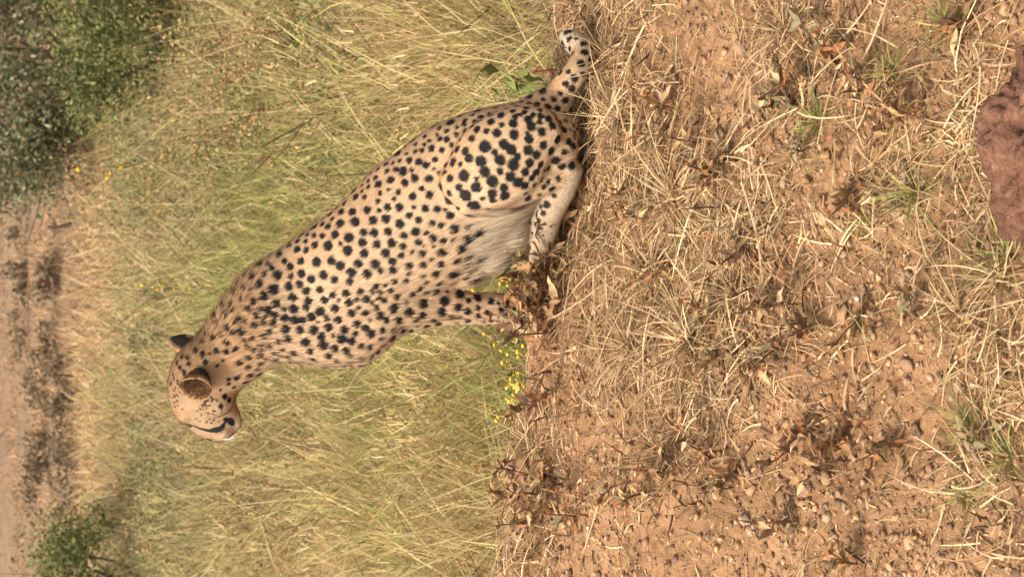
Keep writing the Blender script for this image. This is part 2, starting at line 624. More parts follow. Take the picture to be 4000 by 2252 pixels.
def blob(dx, dy, rpx, off, sq=1.0):
    y = body_y(dy) + off
    c = at_depth(dx, dy, y); r = rpx / PXM
    V = ICO3[0] * r * np.array([1, sq, 1]) + c
    return V, [tuple(f) for f in ICO3[1]], None, None


BL = [blob(464, 1040, 24, -.002), blob(464, 1044, 24, .065), blob(1395, 372, 62, -.085), blob(1350, 340, 70, -.075), blob(556, 1078, 34, .018), blob(556, 1082, 32, .068), blob(540, 1000, 52, -.018),
      blob(540, 1005, 50, .062), blob(584, 1060, 27, .03), blob(1345, 806, 22, -.1), blob(1345, 812, 22, -.05), blob(900, 880, 46, -.02), blob(1215, 625, 64, -.045), blob(1262, 575, 58, -.05), blob(1165, 665, 60, -.04)]
VV, FF, off = [], [], 0
for V, F, _, _ in list(CH.values()) + BL:
    VV.append(V); FF += [tuple(i + off for i in f) for f in F]; off += len(V)
VV = np.concatenate(VV)
tmp = bpy.data.meshes.new('tmp')
tmp.from_pydata([tuple(v) for v in VV], [], FF)
bmx = bmesh.new(); bmx.from_mesh(tmp); bmesh.ops.recalc_face_normals(bmx, faces=bmx.faces); bmx.to_mesh(tmp); bmx.free()
to = link('tmp', tmp)
rm = to.modifiers.new('r', 'REMESH'); rm.mode = 'VOXEL'; rm.voxel_size = 0.0062
sm = to.modifiers.new('s', 'SMOOTH'); sm.factor = 0.5; sm.iterations = 10
dg = bpy.context.evaluated_depsgraph_get()
ev = bpy.data.meshes.new_from_object(to.evaluated_get(dg))
bpy.data.objects.remove(to)
NV = len(ev.vertices)
BV = np.empty(NV * 3, np.float32); ev.vertices.foreach_get('co', BV); BV = BV.reshape(-1, 3).astype(float)
BN = np.array([v.normal[:] for v in ev.vertices])
BF = [tuple(p.vertices) for p in ev.polygons]
bvh = BVHTree.FromPolygons([tuple(v) for v in BV], BF)

# hair flow: weighted directions of the bones
SEG_A, SEG_D, SEG_R, SEG_K = [], [], [], []
for k, (V, F, C, r) in CH.items():
    for i in range(len(C) - 1):
        SEG_A.append(C[i]); SEG_D.append(C[i + 1] - C[i]); SEG_R.append(r[i]); SEG_K.append(k)
SEG_A, SEG_D, SEG_R = np.array(SEG_A), np.array(SEG_D), np.array(SEG_R)
SEG_K = np.array(SEG_K)
KEYS = list(CH.keys())


def flow(P):
    acc = np.zeros((len(P), 3)); best = np.full(len(P), 9.0); which = np.zeros(len(P), int)
    for a, d, r, k in zip(SEG_A, SEG_D, SEG_R, SEG_K):
        t = np.clip(((P - a) @ d) / (d @ d), 0, 1)
        q = np.linalg.norm(P - a - t[:, None] * d, axis=1) / r
        acc += (d / np.linalg.norm(d)) / (q[:, None] ** 6 + .05)
        m = q < best
        best[m] = q[m]; which[m] = KEYS.index(k)
    return acc / np.linalg.norm(acc, axis=1, keepdims=True), which


# coat marks, read from the photograph in four close views and cast onto the body
def view(x0, y0, s, L):
    # a mark read in two overlapping views is kept once
    new = [(x0 + a * s, y0 + b_ * s, r * s) for a, b_, r in L]
    return [n for n in new if all(math.hypot(n[0] - o[0], n[1] - o[1]) > max(n[2], o[2]) * 1.45 for o in SP)]


SP = []
SP += view(900, 800, .448, [(965,60,35),(1060,60,38),(1192,45,38),(1297,50,25),(1370,25,35),(1470,20,38),(955,165,40),(1082,148,45),(1240,135,42),(1355,120,42),(1475,165,42),(850,190,32),(800,170,25),(910,258,40),(1033,283,46),(1160,240,35),(1250,243,40),(1375,232,38),(1510,270,30),(800,272,27),(725,270,28),(735,350,33),(660,395,30),(582,385,35),(850,358,45),(960,343,22),(1020,400,45),(1150,328,40),(1272,345,38),(1405,333,40),(1505,362,32),(1163,423,40),(1350,422,40),(1488,443,30),(1408,492,38),(470,495,30),(520,540,34),(612,488,35),(750,500,42),(880,488,40),(955,530,42),(1112,510,40),(1258,517,43),(405,617,44),(522,622,28),(618,597,38),(810,610,40),(1052,588,42),(1188,602,42),(1305,575,30),(1415,568,38),(295,607,27),(250,690,35),(375,737,48),(507,708,42),(600,693,35),(705,648,36),(905,652,36),(1040,668,36),(285,800,42),(397,858,37),(535,808,40),(660,750,36),(778,740,34),(887,787,30),(1005,772,35),(1130,756,32),(1235,757,25),(1265,708,30),(1350,700,20),(195,840,30),(255,907,24),(322,918,38),(460,910,23),(547,905,42),(675,835,36),(658,893,34),(818,830,35),(938,830,18),(1030,852,38),(1178,822,36),(1102,822,22),(1300,760,24),(1395,748,28),(1448,800,36),(1527,845,28),(220,962,30),(300,972,16),(382,963,34),(470,985,36),(553,1003,40),(625,1003,33),(702,975,40),(782,925,44),(908,905,40),(1115,895,26),(1230,857,25),(1300,815,25),(1340,833,22),(205,1045,26),(275,1025,24),(362,1030,36),(475,1083,42),(602,1088,40),(722,1087,42),(835,988,28),(765,1020,14),(938,1000,38),(1048,947,40),(1172,943,34),(1270,897,30),(1420,897,50),(330,1103,30),(277,1140,28),(490,1165,38),(413,1187,28),(850,1065,40),(985,1088,38),(1100,1038,38),(1210,1003,20),(1300,965,40),(650,1197,42),(790,1147,36),(893,1136,20),(1175,1075,36),(1085,1122,28),(1355,1005,32),(1455,1010,42),(545,1285,40),(690,1275,35),(805,1222,46),(905,1248,36),(970,1167,44),(1052,1188,38),(1222,1122,40),(1325,1090,32),(500,1318,25),(710,1343,36),(845,1315,36),(1003,1268,35),(1135,1230,28),(1210,1240,32),(915,1360,24),(1035,1315,30),(815,1390,20),(330,1225,32),(250,1217,20),(270,1262,22),(375,1350,34),(440,1255,22),(185,1270,24),(245,1313,26),(150,1330,26),(140,1230,24),(35,1250,26),(68,1375,30),(250,1385,28),(120,1183,20),(90,1105,36),(180,1155,26),(150,910,30),(120,735,24),(170,740,18),(190,640,28),(95,825,22),(145,805,14),(360,555,30),(330,520,25)])
SP += view(1400, 950, .3448, [(60,112,45),(205,12,42),(380,5,42),(510,40,40),(305,115,48),(483,143,40),(600,100,30),(718,118,45),(935,105,55),(1155,68,55),(745,30,18),(845,37,22),(175,232,52),(380,203,48),(565,255,48),(727,250,48),(935,238,48),(1100,210,50),(250,312,40),(392,302,45),(95,350,50),(568,348,30),(720,372,30),(865,355,52),(1060,360,70),(1335,200,50),(605,580,42),(690,515,40),(875,545,48),(440,735,62),(730,685,60),(537,662,30),(565,785,58),(715,815,50),(975,655,58),(935,780,60),(1125,725,50),(1230,775,44),(1145,575,60),(1355,615,55),(1350,733,34),(1500,655,42),(1585,682,24),(1680,687,40),(1460,780,35),(1615,752,30),(1825,700,30),(1895,690,24),(1765,745,24),(1345,820,40),(1040,840,36),(840,880,55),(640,868,40),(1240,865,46),(1510,862,34),(1415,860,20),(1420,900,22),(1115,905,25),(1800,795,24),(1715,890,18),(1855,925,18),(1600,905,18),(1875,770,20)])
SP += view(1600, 350, .4828, [(75,585,32),(132,610,32),(175,475,32),(260,490,26),(100,495,25),(205,565,26),(298,405,28),(245,397,24),(380,362,24),(160,415,20),(300,335,22),(340,450,24),(45,505,22),(40,718,34),(152,720,34),(15,655,20),(25,865,34),(97,803,24),(158,853,34),(122,960,34),(220,968,30),(285,972,16),(70,1055,32),(180,1080,28),(252,1098,26),(45,1150,36),(132,1160,22),(188,1205,35),(65,1238,28),(358,1130,40),(322,1020,34),(475,1015,30),(540,1165,38),(460,1112,24),(455,1215,40),(415,1290,44),(250,1318,44),(268,1227,30),(345,1220,20),(97,1325,34),(105,1420,34),(378,1395,40),(255,1412,30),(600,1010,20),(255,785,44),(328,717,32),(440,697,50),(400,790,34),(453,857,52),(315,900,46),(520,938,58),(540,792,46),(545,720,22),(608,665,46),(578,580,46),(670,743,52),(735,660,32),(733,570,46),(840,607,52),(815,705,46),(880,748,48),(765,793,38),(670,840,42),(770,860,46),(675,893,32),(935,775,36),(635,965,22),(935,665,38),(970,593,40),(875,540,32),(823,488,46),(690,510,30),(610,460,52),(480,555,38),(350,587,38),(450,497,36),(570,405,42),(385,480,34),(425,630,44),(500,395,30),(545,320,32),(620,335,28),(705,350,40),(765,443,44),(845,363,42),(727,405,28),(965,397,40),(960,490,44),(1028,525,40),(1062,605,32),(1080,450,38),(1095,397,36),(948,348,18),(1070,340,38),(985,298,40),(838,275,38),(745,287,24),(660,258,36),(740,207,36),(960,243,36),(853,220,26),(1055,262,26),(1155,298,34),(1125,237,34),(1060,213,30),(1000,205,24),(895,202,20),(1200,405,38),(1245,325,34),(1285,425,34),(1335,357,26),(1148,497,38),(1250,510,28),(1180,570,40),(1215,265,26),(1165,203,26),(1195,163,32),(1120,143,30),(1028,122,28),(1055,168,24),(930,182,26),(835,173,26),(945,147,26),(960,113,22),(1165,77,26),(1080,80,18),(1220,28,24),(1260,90,32),(1310,180,46),(1320,460,36),(1110,635,30),(1025,670,36),(1230,620,36),(1310,615,36),(990,715,30),(1085,785,24),(955,880,34),(1110,930,34),(1080,1000,26),(980,1085,12),(1015,1095,14),(995,1160,12),(945,1215,10),(970,1275,10),(560,255,24),(440,280,26),(380,305,20),(450,245,20),(640,200,20),(690,150,24)])
SP += view(1600, 350, .4828, [(1165,855,26),(1120,745,24),(1200,720,26),(1125,885,22),(1060,945,18),(1040,1050,16),(1060,1120,14),(1010,1240,12),(1080,1180,12)])
SP += view(600, 1200, .3793, [(rng.uniform(440, 720), rng.uniform(930, 1190), rng.uniform(8, 13)) for _ in range(30)])
SP += view(600, 1200, .3793, [(rng.uniform(150, 330), rng.uniform(640, 1000), rng.uniform(9, 14)) for _ in range(22)])
SP += view(1000, 0, .5047, [(1435,1165,24),(1358,1150,34),(1285,1170,30),(1230,1175,26),(1475,1083,36),(1422,1077,26),(1553,1040,26),(1620,963,24),(1550,985,22),(1480,1015,24),(1345,1095,24),(1515,1125,30),(1387,1235,28),(1315,1278,38),(1258,1255,32),(1185,1243,28),(1135,1328,40),(1082,1312,26),(1015,1322,24),(1228,1380,42),(1152,1415,32),(1042,1393,32),(1335,1385,38),(1205,1318,18),(945,1428,34),(1375,1310,14),(925,1378,24),(1110,1245,20),(1060,1260,18),(870,1400,20),(1165,1190,16),(1300,1120,18),(1400,1045,18),(1340,1065,14)])
SP += view(2000, 80, .3587, [(790,350,45),(860,440,45),(750,470,48),(890,310,55),(770,585,32),(678,630,46),(610,560,30),(583,693,38),(655,745,45),(735,815,44),(530,790,40),(453,853,40),(590,880,48),(650,980,55),(500,970,44),(395,945,40),(338,860,28),(670,1050,46),(700,200,22),(780,255,40),(270,917,40),(170,905,30),(150,952,40)])
SP += view(600, 1200, .3793, [(755,365,34),(830,425,32),(645,450,34),(500,492,28),(575,478,20),(350,525,28),(430,455,28),(292,515,22),(362,592,24),(272,622,22),(245,575,18),(310,662,22),(225,755,20),(262,762,24),(205,828,14),(218,868,14),(205,698,14),(525,565,28),(712,548,20),(655,597,20),(870,573,38),(965,520,30),(960,398,28),(930,343,26),(820,258,28),(755,215,34),(705,285,22),(615,318,32),(500,370,26),(552,278,24),(660,160,28),(575,175,18),(810,45,25),(745,70,28),(875,110,30),(945,140,26),(970,30,35),(840,155,20),(895,250,32),(945,270,30),(1005,315,30),(1085,495,30),(1010,445,28),(1180,395,36),(1085,385,22),(1110,440,24),(1090,590,34),(1185,622,28),(1240,540,36),(985,705,40),(855,725,36),(770,740,24),(770,790,24),(830,823,22),(690,845,18),(735,915,30),(645,935,22),(780,955,30),(650,980,20),(690,1015,26),(580,1000,16),(585,925,14),(620,1065,16),(610,1095,14),(565,1090,14),(632,1105,12),(530,1000,14),(700,1048,10),(545,1138,10),(617,1143,8),(490,1120,12),(465,1070,12),(525,1060,12),(475,1165,9),(555,1165,9),(215,1020,14),(250,1010,11),(295,1045,11),(230,930,11),(215,905,12),(180,980,10),(170,915,9),(165,880,9),(1145,95,18),(1050,80,28),(1035,185,28),(1118,155,24),(1120,295,32),(1180,245,30),(1220,160,40),(1240,85,42),(1170,35,45)])


def cast(sx, sy):
    d = pdir(2252 - sy, sx)
    h = bvh.ray_cast(Vector(CAM), Vector(d).normalized())
    return None if h[0] is None else (np.array(h[0]), np.array(h[1]))


spots = []
for sx, sy, r in SP:
    h = cast(sx, sy)
    if h is None:
        continue
    p, n = h
    rr = r / (1.5528 * PXM) * p[1] / 5.5 * 1.08 + .0010
    if any(np.linalg.norm(p - q[0]) < .70 * (rr + q[1]) for q in spots):
        continue
    spots.append((p, rr))
n_traced = len(spots)
# the side the photograph does not show carries the same kind of marks
BELLY0 = at_depth(1250, 600, body_y(600))
SQ = np.zeros((6000, 3)); SQR = np.zeros(6000)
SQ[:len(spots)] = [q[0] for q in spots]; SQR[:len(spots)] = [q[1] for q in spots]
order = rng.permutation(NV)[:26000]
view_d = BV - CAM; view_d /= np.linalg.norm(view_d, axis=1, keepdims=True)
facing = -(view_d * BN).sum(1)
fl_v, which_v = flow(BV)
for i in order:
    k = KEYS[which_v[i]]
    if k == 'foot' or (facing[i] > 0.12 and k == 'head'):
        continue
    p = BV[i]
    if np.linalg.norm((p - BELLY0) / np.array([.15, .4, .13])) < .95:
        continue
    if k == 'head' and (p[2] < at_depth(520, 1015, 5.7)[2] or p[0] < at_depth(500, 1030, 5.7)[0]):
        continue
    rr = {'head': .008, 'foot_far': .009, 'foreleg_far': .014, 'tail': .016}.get(k, .0122) * rng.uniform(.6, 1.15)
    gap = 1.2
    if (np.linalg.norm(SQ[:len(spots)] - p, axis=1) > gap * (rr + SQR[:len(spots)])).all():
        SQ[len(spots)] = p; SQR[len(spots)] = rr
        spots.append((p, rr))
SPP = np.array([s[0] for s in spots]); SPR = np.array([s[1] for s in spots])
SPF, _ = flow(SPP)

# black lines: tear stripe, lips, nose, paw and tail dark, each cast on the body
LINES = []
for pts, w in (([(400, 1212), (470, 1243), (560, 1265), (640, 1262)], [15, 22, 30, 40]), ([(640, 1262), (700, 1240), (728, 1190)], [42, 40, 28]),
               ([(735, 1150), (790, 1165), (815, 1195)], [30, 46, 36]), ([(300, 1195), (335, 1200)], [20, 20])):
    for (a, b_) in zip(range(len(pts) - 1), range(1, len(pts))):
        for t in np.linspace(0, 1, 7):
            x = pts[a][0] * (1 - t) + pts[b_][0] * t; y = pts[a][1] * (1 - t) + pts[b_][1] * t
            h = cast(600 + x * .3793, 1200 + y * .3793)
            if h:
                LINES.append((h[0], (w[a] * (1 - t) + w[b_] * t) * .3793 / (1.5528 * PXM)))
# mirrored on the far cheek
HM = at_depth(520, 1000, body_y(1000) + .02)
HF = at_depth(547, 1101, body_y(1101) + .045) - at_depth(520, 930, body_y(930))
HF /= np.linalg.norm(HF)
HS = np.cross(HF, np.array([0, 0, 1.0])); HS /= np.linalg.norm(HS)
for p, w in list(LINES):
    q = p - 2 * HS * ((p - HM) @ HS)
    h = bvh.find_nearest(Vector(q))
    LINES.append((np.array(h[0]), w))
nose_c = at_depth(528, 1099, body_y(1099) + .045)
LINES.append((nose_c, .012))
LP = np.array([l[0] for l in LINES]); LW = np.array([l[1] for l in LINES])

TAN, WARM, PALE, WHITE, GREY = lin(200, 168, 132), lin(182, 140, 98), lin(206, 178, 144), lin(210, 191, 163), lin(156, 143, 124)
BLACK = np.array([.012, .0105, .010])
TAILTIP = at_depth(1425, 97, body_y(97) + .1)
NAPE = at_depth(545, 810, body_y(810))
BELLY = at_depth(1250, 600, body_y(600))


def coat(P, N, jit=0.0):
    fl, wh = flow(P)
    P2 = P + 0.0026 * np.stack([noise3(P, 420, s) for s in (1, 2, 3)], 1)
    c = np.tile(TAN, (len(P), 1))
    nz = N[:, 2] + 0.12 * fbm(P, 18, 2, 4)
    a = np.clip((nz - 0.3) / 0.5, 0, 1)[:, None] * .8
    nk = np.clip(1.5 - np.linalg.norm((P - NAPE) / np.array([.16, .3, .12]), axis=1), 0, .8)[:, None]
    a = np.maximum(a, nk)
    c = c * (1 - a) + WARM * a
    low = np.clip((-.05 - nz) / 0.5, 0, 1)[:, None]
    c = c * (1 - low * .7) + PALE * low * .7
    key = np.array(KEYS)[wh]
    ub = np.clip(1.25 - np.linalg.norm((P - BELLY) / np.array([.15, .4, .13]), axis=1), 0, 1)[:, None] * (key == 'trunk')[:, None]
    ub = np.clip(ub * 1.6, 0, .9)
    c = c * (1 - ub) + WHITE * ub
    ft = ((key == 'foot') | (key == 'foot_far'))[:, None] * 1.0
    c = c * (1 - ft) + (GREY * .38 + TAN * .42) * ft
    tt = (key == 'tail') * np.clip(1.5 - np.linalg.norm(P - TAILTIP, axis=1) / .06, 0, .8)
    c = c * (1 - tt[:, None]) + WHITE * .85 * tt[:, None]
    # neck and crown are the ruddiest, chin, throat and chest front the palest
    hd = (key == 'head')[:, None] * np.clip((nz - .1) / .6, 0, 1)[:, None]
    c = c * (1 - .6 * hd) + WARM * .85 * .6 * hd
    fc = (key == 'head')[:, None] * np.clip(.35 + .6 * fbm(P, 22, 2, 15), 0, .6)[:, None]
    c = c * (1 - fc * .55) + WARM * .8 * fc * .55
    chin = at_depth(598, 1066, body_y(1066) + .03)
    m = np.clip(1.4 - np.linalg.norm(P - chin, axis=1) / .042, 0, 1)[:, None]
    c = c * (1 - m) + WHITE * 1.25 * m
    c = c * (1 + .12 * fbm(P, 40, 3, 8) + .10 * fbm(P, 9, 2, 18))[:, None]
    c = c * np.where(key == 'head', .86, 1.0)[:, None]
    # spots
    mask = np.zeros(len(P))
    for i in range(len(SPP)):
        d = P2 - SPP[i]
        r = SPR[i]
        near = np.where((np.abs(d) < 1.7 * r).all(1))[0]
        if not len(near):
            continue
        dd = d[near]
        al = dd @ SPF[i]
        e = np.sqrt(np.maximum((dd ** 2).sum(1) - al ** 2, 0) / r ** 2 + al ** 2 / (.98 * r) ** 2)
        mask[near] = np.maximum(mask[near], np.clip((1.10 - e) / .26, 0, 1))
    for i in range(len(LP)):
        d = P2 - LP[i]
        near = np.where((np.abs(d) < 1.6 * LW[i]).all(1))[0]
        if len(near):
            e = np.linalg.norm(d[near], axis=1) / LW[i]
            mask[near] = np.maximum(mask[near], np.clip((1.1 - e) / .25, 0, 1))
    mask = mask[:, None]
    return c * (1 - mask) + BLACK * mask, mask[:, 0], fl, key


cheetah_base = bank_at(1370, 620)
cheetah = thing('cheetah', (0.12, 5.5, 0.74), 'spotted cheetah sitting on the earth bank, looking out over the meadow', 'cheetah')
root = np.array([0.12, 5.5, 0.74])
BC, _, _, _ = coat(BV, BN)
body = make_mesh('body', BV - root, [np.array([f for f in BF if len(f) == 4]), np.array([f for f in BF if len(f) == 3])], BC, MAT['skin'], True)
link('body', body, cheetah)

# fur: short strands lying along the flow
tri = []
for f in BF:
    tri.append(f[:3])
    if len(f) == 4:
        tri.append((f[0], f[2], f[3]))
tri = np.array(tri)
A, B_, C_ = BV[tri[:, 0]], BV[tri[:, 1]], BV[tri[:, 2]]
area = np.linalg.norm(np.cross(B_ - A, C_ - A), axis=1)
NF = 190000
tkey = np.array(KEYS)[which_v[tri[:, 0]]]
wgt = area * np.where(tkey == 'head', 3.2, 1.0)
ti = rng.choice(len(tri), NF, p=wgt / wgt.sum())
w1, w2 = rng.uniform(size=NF), rng.uniform(size=NF)
sw = w1 + w2 > 1; w1[sw], w2[sw] = 1 - w1[sw], 1 - w2[sw]
FP = A[ti] + (B_ - A)[ti] * w1[:, None] + (C_ - A)[ti] * w2[:, None]
FN = BN[tri[ti, 0]] * (1 - w1 - w2)[:, None] + BN[tri[ti, 1]] * w1[:, None] + BN[tri[ti, 2]] * w2[:, None]
FN /= np.linalg.norm(FN, axis=1, keepdims=True)
FC, FM, FL, FK = coat(FP, FN)
length = np.full(NF, .0112)
length[FK == 'head'] = .0045
length[(FK == 'foot') | (FK == 'foot_far')] = .006
length[(FK == 'tail')] = .009
length[FM > .3] *= .7
mane = np.clip(FN[:, 2] * 1.6 + .1, 0, 1) * np.clip(1.7 - np.abs(np.linalg.norm(FP - at_depth(575, 790, 5.7), axis=1)) / .16, 0, 1)
length = length + .024 * mane * rng.uniform(.3, 1, NF)
bd = np.clip(1.5 - np.linalg.norm((FP - BELLY) / np.array([.15, .4, .13]), axis=1), 0, 1) * (FK == 'trunk') * np.clip(.5 - FN[:, 2], 0, 1)
length = length + .017 * np.clip(bd * 1.6, 0, 1)
chest = np.clip(-FN[:, 0], 0, 1) * ((FK == 'trunk') | (FK == 'shoulder')) * .012
length = (length + chest) * rng.uniform(.7, 1.25, NF)
tang = FL - FN * (FL * FN).sum(1, keepdims=True)
tang /= np.linalg.norm(tang, axis=1, keepdims=True) + 1e-6
lift = .30 + .9 * mane[:, None] + .35 * np.clip(bd, 0, 1)[:, None]
D0 = tang + FN * lift + .16 * rng.normal(size=(NF, 3))
D0 /= np.linalg.norm(D0, axis=1, keepdims=True)
bend = tang * .25 - FN * .12 + np.array([0, 0, -1]) * (.12 + .35 * np.clip(bd, 0, 1))[:, None]
FC = FC * (1 + .18 * rng.normal(size=(NF, 1))).clip(.55, 1.6)
V, F, C = ribbons(FP - root - tang * length[:, None] * .4, D0, length, np.where(FK == 'head', .0011, .0015), bend, FC, 2, np.cross(D0, FN), 1.08)
nrm = np.repeat(FN + .12 * rng.normal(size=(NF, 3)), 5, 0)
nrm /= np.linalg.norm(nrm, axis=1, keepdims=True)
fur = link('fur', make_mesh('fur', V, F, C, MAT['fur'], True, nrm), cheetah)
fur['kind'] = 'stuff'


# ears, eyes, whiskers
def ear(cdx, cdy, off, n, upv, ra, rb, depth, ax, name='ear'):
    ax = np.array(ax, float); ax /= np.linalg.norm(ax)
    c = at_depth(cdx, cdy, body_y(cdy) + off)
    n = np.array(n, float); n /= np.linalg.norm(n)
    e2 = np.array(upv, float); e2 -= n * (e2 @ n); e2 /= np.linalg.norm(e2)
    e1 = np.cross(e2, n)
    V, C, F = [], [], []
    nr, na = 7, 28
    inner, rimc, back = lin(122, 90, 62), lin(176, 138, 98), np.array([.018, .015, .013])
    for side in (0, 1):
        for i in range(nr + 1):
            r = i / nr
            for j in range(na):
                a = 2 * math.pi * j / na
                rr = r * (1 - .10 * (math.sin(a) > 0) * abs(math.cos(a)))
                z = depth * (r ** 2.2) - depth + (0.004 if side == 0 else 0.0)
                p = c + e1 * ra * rr * math.cos(a) + e2 * rb * rr * math.sin(a) + ax * z
                V.append(p)
                if side == 0:
                    dk = min(1, max(0, 1.5 - r / .4))
                    C.append((inner * (1 - dk) + back * 1.5 * dk) * (.85 + .3 * r) if r < .9 else rimc)
                else:
                    C.append(rimc if r > .93 else (back if r > .25 else rimc * .8))
    for side in (0, 1):
        b0 = side * (nr + 1) * na
        for i in range(nr):
            for j in range(na):
                k = (j + 1) % na
                q = (b0 + i * na + j, b0 + i * na + k, b0 + (i + 1) * na + k, b0 + (i + 1) * na + j)
                F.append(q if side == 0 else q[::-1])
    for j in range(na):
        k = (j + 1) % na
        F.append((nr * na + j, nr * na + k, (nr + 1) * na + nr * na + k, (nr + 1) * na + nr * na + j))
    V = np.array(V); C = np.array(C)
    o = link(name, make_mesh(name, V - root, np.array(F), C, MAT['skin'], True), cheetah)
    # tufts inside and along the rim
    m = 2200
    a = rng.uniform(0, 2 * math.pi, m); r = np.sqrt(rng.uniform(.04, 1, m)) * .97
    P = c + np.outer(ra * r * np.cos(a), e1) + np.outer(rb * r * np.sin(a), e2) + np.outer(depth * (r ** 2.2) - depth + .004, ax)
    d = -(P - c) * 8 + n * .8 + e2 * .25 + .35 * rng.normal(size=(m, 3)); d /= np.linalg.norm(d, axis=1, keepdims=True)
    cc = np.where((r < .42)[:, None], np.array([.05, .035, .025]), inner * 1.35) * rng.uniform(.6, 1.3, (m, 1))
    V, F, C = ribbons(P - root, d, rng.uniform(.007, .016, m), np.full(m, .0015), np.tile(-n * .2, (m, 1)), cc, 2)
    link('ear_hair', make_mesh('ear_hair', V, F, C, MAT['fur'], True), o)
    return o


ear(492, 976, -.112, (-.5, -.8, .26), (.2, .1, 1), .036, .045, .056, (-.88, -.42, .3))
ear(460, 866, .06, (-.75, .5, .15), (.45, .2, 1), .034, .044, .030, (-.7, .3, .5))
for s in (-1, 1):
    c = at_depth(474, 1068, body_y(1068) + .036 + s * .034)
    h = bvh.find_nearest(Vector(c)); c = np.array(h[0]) - np.array(h[1]) * .006
    V = ICO3[0] * .0125 + c
    ec = np.where(((ICO3[0] @ HF) > .8)[:, None], BLACK, np.array([.09, .04, .012]))
    e = make_mesh('eye', V - root, ICO3[1], ec, MAT['eye'] if 'eye' in MAT else MAT['skin'], True)
    link('eye', e, cheetah)
wr, wd, wb = [], [], []
for s in (-1, 1):
    for k in range(9):
        p = at_depth(558 + rng.uniform(-12, 14), 1078 + rng.uniform(-14, 10), body_y(1078) + .04)
        h = bvh.find_nearest(Vector(p + HS * (.06 if s > 0 else -.06)))
        wr.append(np.array(h[0])); d = np.array(h[1]) * .7 - HF * .55 + np.array([0, 0, -.15]) + .12 * rng.normal(size=3)
        wd.append(d / np.linalg.norm(d)); wb.append(-HF * .35 + np.array([0, 0, -.15]))
nw = len(wr)
V, F, C = ribbons(np.array(wr) - root, np.array(wd), rng.uniform(.045, .075, nw), np.full(nw, .0007), np.array(wb), np.full((nw, 3), .72), 4)
link('whiskers', make_mesh('whiskers', V, F, C, MAT['fur']), cheetah)['kind'] = 'stuff'


# ------------------------------------------------------------------ the bank's cover
def straw_density(dx, dy):
    """how strewn the bank is, from the photograph (view coordinates)"""
    g = lambda cx, cy, sx, sy, a: a * np.exp(-((dx - cx) / sx) ** 2 - ((dy - cy) / sy) ** 2)
    d = 0.04 + g(1640, 640, 170, 190, 1.8) + g(1560, 350, 120, 260, 1.0) + g(1720, 860, 190, 150, 1.8) + g(1520, 80, 150, 160, .6) \
        + g(1850, 600, 160, 140, .5) + g(1350, 1120, 60, 120, .5) + g(1330, 1400, 80, 120, .35) + g(2050, 120, 200, 180, .4) + g(1700, 1130, 90, 60, .6) \
        + g(2250, 450, 160, 250, .2) + g(2500, 800, 70, 500, .4) + g(2440, 300, 40, 300, .5)
    return np.clip(d, 0, 1)


def bank_points(n, y0=3.55, y1=5.9, xw=1.25):
    """random places on the bank, spread evenly over the picture and a margin beside it"""
    y = 1 / rng.uniform(1 / y1, 1 / y0, n)
    x = rng.uniform(-xw, xw, n)
    z = bank_z(x, y)
    P = np.stack([x, y, z], 1)
    u, v = project(P)
    return P, v / 1.5528, (2252 - u) / 1.5528


STRAW = np.array([lin(190, 158, 116), lin(172, 138, 98), lin(206, 178, 134), lin(152, 120, 84), lin(132, 104, 76)])
GREENISH = np.array([lin(158, 148, 90), lin(184, 166, 108), lin(134, 134, 82)])


def lying(P, length, width, colors, lift=.012, seg=4, kink=.5):
    n = len(P)
    N = bank_normal(P[:, 0], P[:, 1])
    t = rng.normal(size=(n, 3)); t -= N * (t * N).sum(1, keepdims=True); t /= np.linalg.norm(t, axis=1, keepdims=True)
    d = t + N * rng.uniform(-.05, .28, n)[:, None]; d /= np.linalg.norm(d, axis=1, keepdims=True)
    s = np.cross(N, t)
    b = s * (kink * rng.normal(size=n))[:, None] - N * rng.uniform(.05, .32, n)[:, None]
    side = s + N * rng.normal(size=(n, 1)) * .6
    return ribbons(P + N * rng.uniform(.001, lift, n)[:, None], d, length, width, b, colors, seg, side, 1.0, True)


# loose straw
P, dx, dy = bank_points(80000)
dens = straw_density(dx, dy) * .8 * (0.45 + .8 * np.clip(.5 + fbm(P, 5, 2, 77), 0, 1))
keep = rng.uniform(size=len(P)) < dens * 1.0
P = P[keep][:26000]; n = len(P)
parts = [lying(P, rng.gamma(3.2, .030, n).clip(.03, .28), rng.uniform(.0018, .0052, n), pick(STRAW, n, .16), .022)]
P, dx, dy = bank_points(26000)
keep = rng.uniform(size=len(P)) < .35 + straw_density(dx, dy)
P = P[keep]; n = len(P)
parts.append(lying(P, rng.uniform(.008, .035, n), rng.uniform(.0014, .0034, n), pick(np.concatenate([STRAW, [lin(120, 88, 58)]]), n, .25), .006, 2, .4))
V, F, C = merge(parts)
tag(link('straw_litter', make_mesh('straw_litter', V, F, C, MAT['straw'])), 'loose dry straw strewn over the earth bank', 'straw', kind='stuff')

